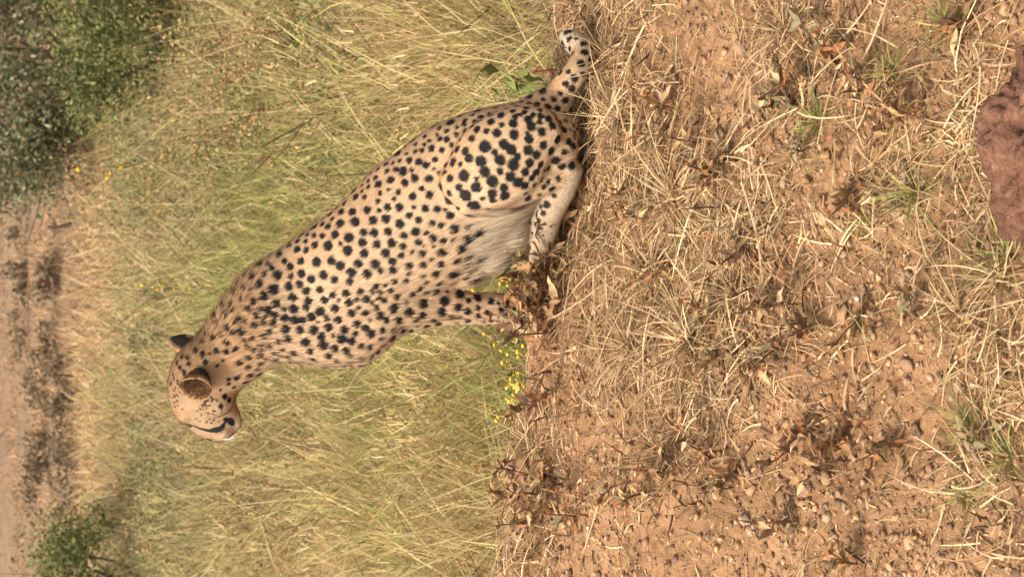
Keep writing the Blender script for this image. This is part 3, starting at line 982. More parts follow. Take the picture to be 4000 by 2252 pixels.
# thin green and yellow grass low on the bank
P, dx, dy = bank_points(26000)
gd = .02 + .3 * np.exp(-((dx - 2330) / 200) ** 2 - ((dy - 480) / 260) ** 2) + .35 * np.exp(-((dx - 2480) / 130) ** 2 - ((dy - 950) / 330) ** 2) \
    + .5 * np.exp(-((dx - 2420) / 60) ** 2 - ((dy - 420) / 300) ** 2) + .4 * np.exp(-((dx - 2150) / 120) ** 2 - ((dy - 300) / 130) ** 2) + .25 * np.exp(-((dx - 2100) / 250) ** 2 - ((dy - 60) / 120) ** 2) \
    + .35 * np.exp(-((dx - 2530) / 60) ** 2 - ((dy - 1300) / 200) ** 2)
keep = rng.uniform(size=len(P)) < gd * np.clip(.6 + 1.2 * fbm(P, 7, 2, 55), 0, 1.4)
P = P[keep]; n = len(P)
cc = pick(np.concatenate([GREENISH, STRAW[:3] * np.array([1, 1.02, .9])]), n, .15)
parts = [lying(P[: n // 2], rng.gamma(3, .028, n // 2).clip(.03, .2), rng.uniform(.0014, .0032, n // 2), cc[: n // 2], .02)]
Q = P[n // 2:]; m = len(Q)
d = rng.normal(size=(m, 3)) * np.array([.8, .8, .25]) + np.array([0, 0, .7]); d /= np.linalg.norm(d, axis=1, keepdims=True)
parts.append(ribbons(Q, d, rng.uniform(.03, .11, m), rng.uniform(.0016, .003, m), rng.normal(size=(m, 3)) * .3 - np.array([0, 0, .35]), cc[n // 2:], 3))
V, F, C = merge(parts)
tag(link('low_grass', make_mesh('low_grass', V, F, C, MAT['grass'])), 'thin yellow green grass creeping over the lower bank', 'grass', kind='stuff')

# curled fragments of dead leaves
LC = np.array([(1385, 720), (1400, 600), (1360, 1230), (1400, 1290), (1430, 980), (1760, 360), (1680, 1200), (1850, 880), (2060, 1080), (1800, 1180), (2000, 250), (2250, 260), (1480, 450), (1990, 780), (2100, 1130), (1600, 1230), (1900, 640)])
P, dx, dy = bank_points(40000)
ld = .03 + sum(.5 * np.exp(-((dx - a) / 70) ** 2 - ((dy - c) / 70) ** 2) for a, c in LC)
P = P[rng.uniform(size=len(P)) < ld]; n = len(P)
N = bank_normal(P[:, 0], P[:, 1])
d = rng.normal(size=(n, 3)) + N * .5; d /= np.linalg.norm(d, axis=1, keepdims=True)
LITTER = np.array([lin(146, 112, 76), lin(168, 130, 88), lin(112, 84, 60), lin(190, 158, 114), lin(150, 100, 64), lin(92, 70, 52)])
V, F, C = ribbons(P + N * rng.uniform(0, .022, n)[:, None], d, rng.uniform(.014, .045, n), rng.uniform(.004, .010, n), rng.normal(size=(n, 3)) * .7, pick(LITTER, n, .2), 4)
tag(link('leaf_litter', make_mesh('leaf_litter', V, F, C, MAT['dryleaf'])), 'curled dead leaf fragments lying on the bank', 'leaf litter', kind='stuff')

# crumbs and clods of earth
CLOD = np.array([SOIL_M, SOIL_L, (0.42, .28, .17), (.29, .165, .095), (.25, .15, .09)]) * 1.12
P, dx, dy = bank_points(44000)
bare = 1 - straw_density(dx, dy)
keep = rng.uniform(size=len(P)) < .25 + .75 * bare * np.clip(.5 + 1.3 * fbm(P, 3.5, 2, 12), .05, 1)
P = P[keep]; n = len(P)
sz = rng.gamma(2.2, .0016, n).clip(.0016, .012)
parts = [clods(P + np.array([0, 0, .3]) * sz[:, None], sz, pick(CLOD, n, .16), ICO1)]
P, dx, dy = bank_points(800)
P = P[rng.uniform(size=len(P)) < .2 + .8 * (1 - straw_density(dx, dy))]; n = len(P)
sz = rng.gamma(4, .0024, n).clip(.006, .016)
parts.append(clods(P + np.array([0, 0, .25]) * sz[:, None], sz, pick(CLOD, n, .14), ICO2, .6, .28))
V, F, C = merge(parts)
tag(link('soil_crumbs', make_mesh('soil_crumbs', V, F, C, MAT['clod'])), 'crumbs and small clods of brown earth on the bank', 'soil', kind='stuff')


# ------------------------------------------------------------------ stones on the bank
def rock_mesh(name, seed, squash, mat, color, sub=ICO2, amp=.34, fine=.08):
    V0, F0 = sub
    V = V0 * np.array([1, .8, squash])
    r = 1 + amp * fbm(V0 + seed * 3.7, 1.3, 3, seed) + fine * fbm(V0 + seed, 6, 3, seed + 5)
    q = V * r[:, None]
    # a few chipped faces
    lr = np.random.default_rng(seed)
    for _ in range(5):
        nn = lr.normal(size=3); nn /= np.linalg.norm(nn)
        dd = q @ nn - lr.uniform(.55, .8)
        q = q - np.outer(np.maximum(dd, 0), nn) * .85
    C = np.tile(color, (len(q), 1)) * (1 + .12 * fbm(V0, 3, 3, seed))[:, None]
    return make_mesh(name, q, F0, C, mat, False)


TANST, PALEST, DARKST, WHITEST = np.array([.49, .305, .168]), np.array([.56, .40, .25]), np.array([.25, .15, .088]), np.array([.78, .74, .68])
variants = {k: [rock_mesh('stone', i * 7 + j * 31, .62, MAT['clod'], c) for i in range(4)] for j, (k, c) in enumerate((('tan', TANST), ('pale', PALEST), ('dark', DARKST)))}


def put_stone(dx, dy, rpx, kind, label, group=None, k=0):
    p = bank_at(dx, dy)
    dist = np.linalg.norm(p - CAM)
    r = rpx * 1.5528 / FPX * dist
    me = variants[kind][k % 4] if kind in variants else kind
    o = link('stone', me, None, p + np.array([0, 0, .22 * r]))
    o.scale = (r, r, r)
    o.rotation_euler = (rng.uniform(-.3, .3), rng.uniform(-.3, .3), rng.uniform(0, 6.28))
    return tag(o, label, 'stone', group)


put_stone(2165, 750, 9, rock_mesh('stone', 91, .7, MAT['clod'], WHITEST, ICO2), 'small white pebble on bare earth, palest stone on the bank')
put_stone(2275, 762, 19, 'pale', 'rounded pale stone on bare soil between straw and low grass', k=1)
put_stone(2085, 1200, 22, 'tan', 'flat tan slab of earth standing slanted on the bare lower bank', k=2)
put_stone(2470, 1140, 22, 'tan', 'large tan stone half sunk in the grass low on the bank', k=3)
put_stone(1415, 1380, 14, 'dark', 'dark stone on the brow of the bank beside a withered weed', k=0)
put_stone(2560, 1440, 18, 'dark', 'grey stone in green grass at the foot of the bank', k=1)
put_stone(1867, 120, 24, 'tan', 'tan clod stone lying in straw beside the tail end of the bank', k=1)
put_stone(1590, 400, 14, 'tan', 'tan pebble caught in straw just below the cheetah rump', k=0)
put_stone(2300, 230, 16, 'tan', 'tan stone in thin grass above the red rock', k=2)
put_stone(2000, 1330, 15, 'dark', 'dark stone beside a dried curled weed on bare soil', k=2)
SG = 'small tan stones scattered on the bare earth'
for i, (a, c) in enumerate([(1520, 625), (1533, 670), (1950, 180), (2110, 900), (2140, 1050), (2052, 950), (2180, 980), (2195, 850), (2240, 1040), (2220, 1090), (2260, 1350), (2160, 1320), (2010, 1260), (2050, 1400), (2110, 1370),
                            (2330, 1280), (2120, 1240), (1960, 1010), (1910, 1040), (2365, 1120), (2180, 1190), (2400, 1000), (2290, 690), (2020, 640), (2060, 1090), (1760, 1400), (1640, 1400), (1690, 1300), (1590, 1330)]):
    put_stone(a, c, rng.uniform(8, 13), 'tan' if i % 3 else 'pale', 'small tan stone half bedded in the bare brown earth', SG, i)
DG = 'small dark stones scattered on the bare earth'
for i, (a, c) in enumerate([(2080, 1275), (2140, 1290), (1990, 1110), (2230, 1230), (2170, 1400), (2095, 1340), (1880, 1240), (2250, 940), (1930, 1370), (1700, 1240)]):
    put_stone(a, c, rng.uniform(7, 12), 'dark', 'small dark grey stone on the bare brown earth', DG, i)

# red rock at the foot of the bank
u, v = disp(2540, 385)
Pr = bank_at(2545, 385)
V0, F0 = ICO5
q = V0 * np.array([.20, .16, .14])
lump = fbm(V0, 2.2, 3, 61)
pits = np.clip(-noise3(V0, 6.5, 66) - .12, 0, .45) + .6 * np.clip(-noise3(V0, 13, 67) - .12, 0, .4)
q = q * (1 + .24 * lump + .13 * fbm(V0, 5, 2, 62) - .36 * pits + .03 * noise3(V0, 22, 63) + .02 * noise3(V0, 44, 64) + .02)[:, None]
rock = link('red_rock', make_mesh('red_rock', q, F0, None, MAT['rock'], True), None, Pr + np.array([.0, -.145, -.035]))
rock.rotation_euler = (0, 0, -.25)
tag(rock, 'large pitted red brown rock at the foot of the bank', 'rock')


# ------------------------------------------------------------------ straw tussocks
def tussock_mesh(name, seed, n, L, upright, colors, width=.003):
    global rng
    keep_rng = rng; rng = np.random.default_rng(seed)
    a = rng.uniform(0, 6.28, n); e = np.arccos(rng.uniform(math.cos(upright), 1, n)) if upright < 1.5 else rng.uniform(.5, 1.45, n)
    d = np.stack([np.cos(a) * np.sin(e), np.sin(a) * np.sin(e), np.cos(e)], 1)
    r0 = d * np.array([.02, .02, 0]) * rng.uniform(0, 1.4, (n, 1))
    b = rng.normal(size=(n, 3)) * .22 - np.array([0, 0, 1]) * rng.uniform(.15, .75, (n, 1)) * np.sin(e)[:, None]
    ln = L * rng.uniform(.35, 1.1, n)
    V, F, C = ribbons(r0, d, ln, rng.uniform(.6, 1.4, n) * width, b, pick(colors, n, .15), 4)
    V[:, 2] = np.maximum(V[:, 2], -.006)
    me = make_mesh(name, V, F, C, MAT['straw'])
    rng = keep_rng
    return me


tus = [tussock_mesh('straw_tussock', 300 + i, 110, .17, 1.6, STRAW) for i in range(4)]
tus_g = [tussock_mesh('grass_tussock', 340 + i, 60, .12, 1.2, np.concatenate([GREENISH, GREENISH * np.array([.8, 1, .7])]), .0026) for i in range(3)]


def on_bank(o, p):
    n = Vector(bank_normal(np.array([p[0]]), np.array([p[1]]), .06)[0])
    n = (n + Vector((0, 0, .6))).normalized()
    q = Vector((0, 0, 1)).rotation_difference(n)
    o.rotation_mode = 'QUATERNION'
    o.rotation_quaternion = q @ Matrix.Rotation(rng.uniform(0, 6.28), 3, 'Z').to_quaternion()


for i, (a, c, s, lab) in enumerate([
        (1640, 700, 1.35, 'wide dry straw tussock spreading below the red stemmed weed'), (1740, 860, 1.3, 'large tangled straw tussock in the middle of the bank'),
        (1670, 1140, .8, 'small star shaped straw tussock beside bare soil'), (1590, 880, 1.0, 'pale straw tussock just below the bare brow of the bank'),
        (1700, 500, 1.2, 'dry straw tussock below the cheetah hind foot'), (1560, 300, 1.1, 'dry straw tussock below the cheetah tail root'),
        (1530, 150, 1.1, 'dry straw tussock below the cheetah tail tip'), (1850, 740, 1.0, 'dry straw tussock above the bare lower bank'),
        (1460, 20, 1.0, 'pinkish dry straw tussock on the brow beyond the tail'), (1345, 1120, .8, 'thin straw tussock on the left brow of the bank'),
        (1340, 1390, .75, 'dry straw tussock on the brow beside bare orange soil'), (1980, 80, .9, 'dry straw tussock beside a tan clod stone'),
        (2410, 780, .9, 'yellow straw tussock low on the bank near a pale stone'), (2520, 700, 1.0, 'yellow straw tussock beside the red rock')]):
    p = bank_at(a, c)
    o = link('straw_tussock', tus[i % 4], None, p)
    on_bank(o, p); o.scale = (s, s, s)
    tag(o, lab, 'straw tussock', 'dry straw tussocks on the bank')
for i, (a, c, s, lab) in enumerate([
        (2060, 300, 1.0, 'green grass tuft beside grey leaved weeds on the bank'), (2300, 480, 1.15, 'green grass tuft above the red rock'), (2190, 560, .8, 'green grass tuft beside dark bare soil'),
        (2440, 1070, 1.0, 'grey green grass tuft beside a large tan stone'), (2430, 1250, .8, 'grey green grass tuft on bare soil low on the bank'),
        (2540, 640, 1.1, 'bright green grass tuft beside the red rock'), (2540, 1150, 1.0, 'yellow green grass tuft at the foot of the bank'), (1420, 545, .55, 'small pale green grass tuft beside the cheetah hind foot'),
        (2380, 60, 1.0, 'pale green grass tuft above the end of the red rock'), (2250, 180, .8, 'thin green grass tuft between the weeds and the red rock')]):
    p = bank_at(a, c)
    o = link('grass_tuft', tus_g[i % 3], None, p)
    on_bank(o, p); o.scale = (s, s, s)
    tag(o, lab, 'grass tuft', 'green grass tufts on the bank')


# ------------------------------------------------------------------ withered leafy weeds
def leaf_mesh(seed, colr, curl=1.0):
    lr = np.random.default_rng(seed)
    k = 7
    t = np.linspace(0, 1, k)
    wv = .145 * np.sin(math.pi * t ** .8) ** .8 + .01
    bend = curl * lr.uniform(-1.1, 1.2)
    z = bend * t ** 2 * .6 + .05 * np.sin(t * 9 + lr.uniform(0, 6)); xx = t * (1 - .18 * abs(bend))
    sway = .12 * lr.normal() * t ** 2
    cup = curl * lr.uniform(.2, .9)
    V = []
    for i in range(k):
        rag = 1 + .25 * lr.normal(size=2)
        V += [(xx[i], sway[i] - wv[i] * rag[0] * (1 - .3 * cup), z[i] + wv[i] * cup), (xx[i], sway[i], z[i]), (xx[i], sway[i] + wv[i] * rag[1] * (1 - .3 * cup), z[i] + wv[i] * cup * lr.uniform(.3, 1.2))]
    F = []
    for i in range(k - 1):
        for j in (0, 1):
            F.append((3 * i + j, 3 * i + 3 + j, 3 * i + 4 + j, 3 * i + 1 + j))
    V = np.array(V)
    C = np.tile(colr, (len(V), 1)) * (1 + .18 * lr.normal(size=(len(V), 1)))
    C[1::3] *= 1.12
    return make_mesh('leaf', V, np.array(F), C, MAT['dryleaf'], True)


BROWN = [lin(146, 112, 76), lin(168, 130, 88), lin(112, 84, 60), lin(190, 158, 114), lin(150, 100, 64), lin(120, 106, 76)]
leaves_dry = [leaf_mesh(500 + i, BROWN[i % len(BROWN)], 1.0) for i in range(14)]
leaves_wide = leaves_dry
leaves_grey = [leaf_mesh(540 + i, [lin(124, 112, 80), lin(142, 124, 92), lin(146, 110, 74)][i % 3], .55) for i in range(8)]
leaves_dock = [leaf_mesh(560 + i, [lin(96, 62, 40), lin(82, 52, 36), lin(120, 76, 46)][i % 3], .8) for i in range(6)]


def weed(p, size, lean, leaves, label, group, nleaf, stemcol, lsize=.05, name='withered_weed', srad=.0026):
    t = thing(name, p, label, 'weed', group)
    k = 6
    tt = np.linspace(0, 1, k)
    d = np.array(lean, float)
    bendv = rng.normal(size=3) * .12
    pts = np.outer(tt, d) * size + np.outer(tt ** 2, bendv) * size + .02 * size * np.cumsum(rng.normal(size=(k, 3)), 0)
    pts[0] = (0, 0, -.012)
    V, F, C = tube(pts, srad * (1 - .6 * tt) + .0006, 5, stemcol)
    link('stem', make_mesh('stem', V, F, C, MAT['bark'], True), t)
    for i in range(nleaf):
        f = rng.uniform(.12, 1.0)
        q = np.array([np.interp(f, tt, pts[:, a]) for a in range(3)])
        o = link('leaf', leaves[rng.integers(len(leaves))], t, q)
        s = lsize * rng.uniform(.55, 1.2) * (1.15 - .5 * f)
        o.scale = (s, s * rng.uniform(.8, 1.2), s)
        o.rotation_euler = (rng.uniform(-.9, .9), rng.uniform(-.9, .5), i * 2.4 + rng.uniform(-.5, .5))
    return t


def nrm_lean(x, y, z):
    v = np.array([x, y, z], float)
    return v / np.linalg.norm(v)


STEMC = lin(120, 84, 62)
WG = 'withered brown leaved weeds on the bank'
for lab, L in (('withered brown weed among others beside the cheetah forepaws', [(1362, 690, .15), (1385, 740, .14), (1372, 790, .14), (1410, 700, .14), (1400, 830, .13), (1385, 770, .15), (1425, 760, .13)]),
               ('withered brown weed among others in front of the cheetah hind foot', [(1405, 560, .15), (1400, 610, .15), (1430, 590, .14), (1420, 650, .14), (1440, 540, .12), (1405, 640, .15), (1382, 665, .15), (1440, 620, .14)]),
               ('withered brown weed among others on the left brow of the bank', [(1335, 1200, .13), (1350, 1245, .14), (1385, 1225, .13), (1330, 1265, .12), (1400, 1280, .13), (1370, 1010, .12), (1410, 965, .13), (1450, 1300, .11), (1360, 1310, .12)]),
               ('withered brown weed among others in bare soil beside the small straw tussock', [(1680, 1190, .10), (1790, 1160, .11), (1640, 1235, .09), (1860, 1170, .09), (1580, 1220, .10)]),
               ('withered brown weed among others in the straw right below the cheetah thigh', [(1590, 460, .13), (1480, 450, .10), (1770, 360, .13), (1700, 280, .11), (1640, 560, .1), (1800, 440, .12), (1470, 270, .09), (1850, 380, .1)]),
               ('withered brown weed among others in straw in the middle of the bank', [(1890, 620, .12), (1700, 660, .1), (1850, 870, .12), (1800, 820, .11), (1970, 870, .11), (1900, 960, .1)]),
               ('withered brown weed among others on the bare lower bank', [(2060, 1070, .12), (2130, 1100, .09), (2010, 1120, .09), (2105, 1160, .08), (2180, 770, .1), (2060, 810, .1), (2270, 1120, .1), (2010, 1310, .11), (2160, 1420, .1), (1990, 760, .1)]),
               ('withered brown weed among others in thin grass above the red rock', [(2110, 160, .12), (2290, 260, .12), (2200, 230, .11), (2330, 300, .1), (2050, 190, .11), (2460, 60, .1), (2200, 430, .1)])):
    for a, c, s in L:
        p = bank_at(a, c)
        weed(p, s * rng.uniform(1.0, 1.3), nrm_lean(rng.normal() * .45, rng.normal() * .3 - .25, .9), leaves_dry, lab, WG, int(rng.integers(14, 22)), STEMC, .075 if a < 1460 and c < 900 else .058)
for a, c, s, lab in ((1990, 300, .15, 'grey green leaved weed lying flat beside green grass on the bank'), (1960, 250, .13, 'grey green leaved weed with brown tips below straw'), (2020, 380, .12, 'grey leaved weed on dark bare soil above green grass'),
                     (2310, 800, .1, 'grey leaved weed beside the rounded pale stone'), (2450, 1120, .1, 'grey leaved weed beside the large tan stone'), (2050, 130, .13, 'grey leaved weed at the straw edge near the tan clod stone')):
    weed(bank_at(a, c), s, nrm_lean(rng.normal() * .6, -.6, .5), leaves_grey, lab, 'grey leaved weeds on the bank', 11, lin(96, 78, 60), .06)
# red stemmed dock in front of the cheetah's wrist
p = bank_at(1368, 705); 
weed(np.array([p[0], p[1] - .03, p[2]]), .155, nrm_lean(.05, -.05, 1), leaves_dock, 'red stemmed weed with dark brown leaves in front of the cheetah wrist', None, 14, lin(190, 88, 84), .085, 'dock_weed', .0062)
p = bank_at(1440, 165)
weed(np.array([p[0], p[1] + .1, p[2]]), .09, nrm_lean(0, 0, 1), [leaf_mesh(580 + i, lin(206, 132, 104), 1) for i in range(3)], 'pinkish dried flower head behind the cheetah tail', None, 16, lin(190, 120, 90), .03, 'dry_flower')


# ------------------------------------------------------------------ meadow grass
DRYG = np.array([lin(208, 184, 128), lin(196, 168, 116), lin(220, 196, 144), lin(164, 136, 96)])
GRNG = np.array([lin(164, 156, 92), lin(184, 170, 106), lin(132, 132, 78), lin(162, 162, 88)])
GREYG = np.array([lin(128, 128, 92), lin(146, 142, 104), lin(112, 116, 80)])
PALEG = np.array([lin(206, 172, 124), lin(190, 154, 110), lin(214, 182, 136)])
FARG = np.array([lin(178, 140, 108), lin(160, 124, 96), lin(190, 152, 116), lin(132, 104, 82)])
DARKG = np.array([lin(96, 78, 62), lin(112, 92, 72), lin(78, 66, 54)])


def field_points(n, y0, y1):
    y = 1 / rng.uniform(1 / y1, 1 / y0, n)
    wing = rng.uniform(size=n) < .22                       # thinner cover out to the sides
    x = np.where(wing, rng.uniform(-1, 1, n) * (0.42 * y + 1.2), rng.uniform(-1, 1, n) * (0.18 * y + .5))
    return np.stack([x, y, meadow_z(x, y)], 1)


def mixcol(P, palettes, weights):
    W = np.stack(weights, 1); W = W / W.sum(1, keepdims=True)
    cum = W.cumsum(1); r = rng.uniform(size=(len(P), 1))
    k = (r > cum).sum(1).clip(0, len(palettes) - 1)
    out = np.zeros((len(P), 3))
    for i, pal in enumerate(palettes):
        m = k == i
        if m.any():
            out[m] = pick(pal, m.sum(), .14)
    return out


HOLES = [(*meadow_at(a, c)[:2], r) for a, c, r in ((1130, 1300, .34), (1080, 30, .32), (1020, 300, .22), (860, 560, .2), (700, 960, .25), (960, 1400, .22), (560, 480, .3), (820, 380, .22))]


def meadow(n, y0, y1, h0, h1, w0, w1, seg=2):
    P = field_points(n, y0, y1)
    # tufts: pull the roots together
    cell = .16 + .01 * P[:, 1]
    tuft = fbm(P, 2.2, 3, 41)
    P = P[rng.uniform(size=n) < np.clip(.7 + 1.7 * tuft, .10, 1)]
    for hx, hy, hr in HOLES:
        dd = np.hypot(P[:, 0] - hx, (P[:, 1] - hy) * .6)
        P = P[(dd > hr * (1 + .4 * noise3(P, 5, 91))) | (rng.uniform(size=len(P)) < .12)]
    m = len(P); y = P[:, 1]
    patch = fbm(P * np.array([1, .55, 1]), .75, 3, 43)
    patch2 = fbm(P * np.array([1, .6, 1]), 3.4, 3, 44)
    wd = np.clip(.5 + 1.9 * patch + .5 * patch2, .04, 1) * (y < 26)
    wg = np.clip(.5 - 1.9 * patch - .3 * patch2, .05, 1) * np.clip((19 - y) / 4, .12, 1) * (y < 27)
    wgr = np.clip(.2 + .9 * patch2, .03, 1) * np.clip((y - 11) / 6, 0, 1.4) * np.clip((29 - y) / 3, 0, 1)
    wp = np.clip((y - 21) / 6, 0, 1.2) * np.clip((44 - y) / 6, .12, 1) * np.clip(.7 + patch, .1, 1)
    wf = np.clip((y - 30) / 8, 0, 1.5)
    wk = np.clip(.05 - 1.1 * patch2, 0, 1) * .6 + np.clip((y - 27) / 4, 0, 1) * np.clip(.1 + 1.4 * np.sin(y * .75 + 2.4), 0, .7) * .5
    C = mixcol(P, [DRYG, GRNG, GREYG, PALEG, FARG, DARKG], [wd, wg, wgr, wp, wf, wk])
    h = rng.uniform(h0, h1, m) * (1 + 1.0 * fbm(P, 1.9, 3, 47)).clip(.35, 2) * np.clip(1 - (y - 20) / 45, .55, 1)
    lean_dir = np.stack([fbm(P, 3.2, 2, 48), fbm(P, 3.2, 2, 49), np.zeros(m)], 1) * .8
    d = lean_dir + rng.normal(size=(m, 3)) * np.array([.5, .5, .15]) + np.array([0, 0, 1.0]); d /= np.linalg.norm(d, axis=1, keepdims=True)
    bend = lean_dir * .5 + rng.normal(size=(m, 3)) * .55 - np.array([0, 0, .3])
    w = rng.uniform(w0, w1, m)
    return ribbons(P, d, h, w, bend, C, seg)


V, F, C = merge([meadow(120000, 6.9, 14, .08, .42, .004, .0105, 3), meadow(95000, 13, 26, .12, .46, .006, .014, 2), meadow(85000, 24, 80, .12, .38, .012, .028, 2)])
tag(link('meadow_grass', make_mesh('meadow_grass', V, F, C, MAT['grass'])), 'tall dry and green meadow grass behind the bank', 'grass', kind='stuff')


# leafy herbs growing through the grass
P = field_points(150000, 8.0, 27)
den = np.clip(.12 + 1.4 * fbm(P, .9, 3, 81) + .5 * fbm(P, 4, 2, 82) + .55 * np.clip(P[:, 0] / 1.5, 0, 1), 0, 1) * np.clip((P[:, 1] - 7) / 7, .35, 1)
P = P[rng.uniform(size=len(P)) < den][:80000]; n = len(P)
hgt = (.34 + .25 * fbm(P, 1.5, 2, 83)) * np.sqrt(rng.uniform(size=n))
P[:, 2] += hgt
P[:, :2] += rng.normal(size=(n, 2)) * .03
hc = mixcol(P, [np.array([lin(122, 124, 78), lin(142, 140, 92), lin(104, 110, 68)]), np.array([lin(166, 136, 92), lin(186, 154, 108), lin(140, 112, 76)]), np.array([lin(136, 142, 76), lin(156, 158, 84)])],
            [np.clip(.5 + 1.5 * fbm(P, .8, 2, 84), .05, 1), np.clip(.4 - 1.5 * fbm(P, .8, 2, 84), .08, 1), np.full(n, .16)])
V, F, C = leaf_quads(P, (.010 + .0011 * P[:, 1]) * rng.gamma(4, .25, n).clip(.4, 2), hc, None, .5)
tag(link('meadow_herbs', make_mesh('meadow_herbs', V, F, C, MAT['leaf'])), 'small leafy herbs growing all through the meadow grass', 'herbs', kind='stuff')


# ------------------------------------------------------------------ tall grass clumps
def clump_mesh(seed, n, h, pals, w):
    global rng
    keep = rng; rng = np.random.default_rng(seed)
    r = np.abs(rng.normal(size=n)) * .10; a = rng.uniform(0, 6.28, n)
    P = np.stack([r * np.cos(a), r * np.sin(a), np.full(n, -.03)], 1)
    d = np.stack([np.cos(a) * r * 3.2, np.sin(a) * r * 3.2, np.ones(n)], 1) + rng.normal(size=(n, 3)) * np.array([.22, .22, .1])
    d /= np.linalg.norm(d, axis=1, keepdims=True)
    b = d * np.array([.5, .5, 0]) + rng.normal(size=(n, 3)) * .25 - np.array([0, 0, .22])
    out = [ribbons(P, d, h * rng.uniform(.35, 1.1, n), w * rng.uniform(.6, 1.5, n), b, pick(pals, n, .16), 3)]
    # seed heads on the tallest stems
    k = n // 6
    d2 = d[:k] + rng.normal(size=(k, 3)) * .1
    tip = P[:k] + d[:k] * h * .95
    out.append(ribbons(tip, d2, np.full(k, h * .16), np.full(k, w * 1.15), rng.normal(size=(k, 3)) * .4, pick(pals, k, .1) * 1.05, 2))
    V, F, C = merge(out)
    rng = keep
    return make_mesh('grass_clump', V, F, C, MAT['grass'])


CLY = [clump_mesh(700 + i, 230, .5, DRYG, .006) for i in range(4)]
CLG = [clump_mesh(720 + i, 230, .45, np.concatenate([GRNG, DRYG[:2]]), .006) for i in range(4)]
CLB = [clump_mesh(740 + i, 160, .4, np.array([lin(150, 118, 82), lin(132, 104, 74), lin(170, 138, 98)]), .005) for i in range(3)]
for fam, lab, grp, L in ((CLY, 'tall pale yellow grass clump standing in the meadow', 'pale yellow grass clumps in the meadow', [(900, 520), (1130, 60), (1010, 980), (1190, 1190), (960, 1330), (760, 1000), (690, 700), (1220, 930), (870, 200), (1130, 1120), (640, 560), (800, 1180), (720, 1380), (1000, 60), (1270, 40), (1230, 1000), (1180, 1420), (1240, 170), (930, 1060), (830, 940), (880, 1440), (300, 1150), (285, 1060), (290, 860), (300, 980)]),
                         (CLG, 'tall yellow green grass clump standing in the meadow', 'yellow green grass clumps in the meadow', [(1250, 900), (1150, 950), (1060, 1130), (1230, 1060), (1180, 190), (1080, 160), (620, 480), (760, 620), (980, 350), (900, 1260), (640, 1040), (560, 960), (1100, 1330), (1200, 60), (520, 640), (480, 860), (540, 1250), (1290, 120)]),
                         (CLB, 'dead brown grass clump standing in the meadow', 'dead brown grass clumps in the meadow', [(1150, 1290), (1080, 1250), (1060, 20), (850, 400), (1000, 280), (800, 480), (930, 1390), (680, 250), (590, 340), (1190, 1330), (730, 80), (480, 1010), (1140, 1020)])):
    for i, (a, c) in enumerate(L):
        p = meadow_at(a + 55 * 12 / max(9, 25 - a / 80), c)
        if p[1] < 7.0: p[1] = 7.0; p[2] = meadow_z(p[:1], p[1:2])[0]
        o = link('grass_clump', fam[i % len(fam)], None, p)
        sc = rng.uniform(.8, 1.25) * (1 + .25 * np.clip((p[1] - 12) / 12, 0, 1)); o.scale = (sc * 1.1, sc * 1.1, sc)
        o.rotation_euler = (0, 0, rng.uniform(0, 6.28))
        tag(o, lab, 'grass clump', grp)


# ------------------------------------------------------------------ shrubs beyond the meadow
def shrub(p, rx, ry, h, nleaf, lsize, pal, label, group=None, name='shrub', stems=9, nclump=26, open_=0.55, stemcol=None, twigs=14):
    t = thing(name, p, label, 'shrub', group)
    stemcol = lin(96, 80, 64) if stemcol is None else stemcol
    # clump centres through the crown's volume
    a = rng.normal(size=(nclump, 3)); a /= np.linalg.norm(a, axis=1, keepdims=True)
    a *= rng.uniform(.35, 1.0, (nclump, 1)) ** .6
    cen = a * np.array([rx, ry, h * .5]) * .86 + np.array([0, 0, h * .48])
    cen[:, 2] = np.maximum(cen[:, 2], .12 * h)
    rad = rng.uniform(.16, .34, nclump) * min(rx, h) * open_ * 1.6
    k = rng.choice(nclump, nleaf, p=rad ** 2 / (rad ** 2).sum())
    d = rng.normal(size=(nleaf, 3)); d /= np.linalg.norm(d, axis=1, keepdims=True)
    P = cen[k] + d * (rad[k] * rng.uniform(.1, 1.12, nleaf) ** .5)[:, None]
    stray = rng.uniform(size=nleaf) < .22
    P[stray] += d[stray] * (rad[k][stray] * rng.uniform(.2, .9, stray.sum()))[:, None] + np.array([0, 0, .04 * h])
    P[:, 2] = np.maximum(P[:, 2], .02 + .05 * rng.uniform(size=nleaf))
    tone = rng.uniform(.72, 1.25, nclump)
    C = pick(pal, nleaf, .18) * tone[k][:, None]
    V, F, C = leaf_quads(P, lsize * rng.gamma(4, .25, nleaf).clip(.35, 2.0), C)
    cr = link('crown', make_mesh('crown', V, F, C, MAT['leaf']), t)
    cr['kind'] = 'stuff'
    for i in range(stems):
        q = cen[i % nclump] * rng.uniform(.8, 1.02)
        b0 = rng.normal(size=3) * np.array([rx * .10, ry * .10, 0]); b0[2] = -.08
        mid = .5 * (b0 + q) + rng.normal(size=3) * .08 * h
        tt = np.linspace(0, 1, 7)[:, None]
        pts = (1 - tt) ** 2 * b0 + 2 * tt * (1 - tt) * mid + tt ** 2 * q
        V, F, C = tube(pts, (.020 * (1 - .8 * tt[:, 0]) + .003) * h, 5, stemcol)
        link('stem', make_mesh('stem', V, F, C, MAT['bark'], True), t)
    if twigs:
        parts = []
        for i in range(twigs):
            c = cen[rng.integers(nclump)]
            dd = (c - np.array([0, 0, .1 * h])); dd = dd / np.linalg.norm(dd) + .35 * rng.normal(size=3)
            tt = np.linspace(0, 1, 5)[:, None]
            pts = c * .75 + tt * dd * h * rng.uniform(.25, .5) + tt ** 2 * rng.normal(size=3) * .08 * h
            parts.append(tube(pts, (.006 * (1 - .7 * tt[:, 0])) * h, 4, stemcol * 1.15))
        V, F, C = merge(parts)
        link('twigs', make_mesh('twigs', V, F, C, MAT['bark'], True), t)['kind'] = 'stuff'
    return t


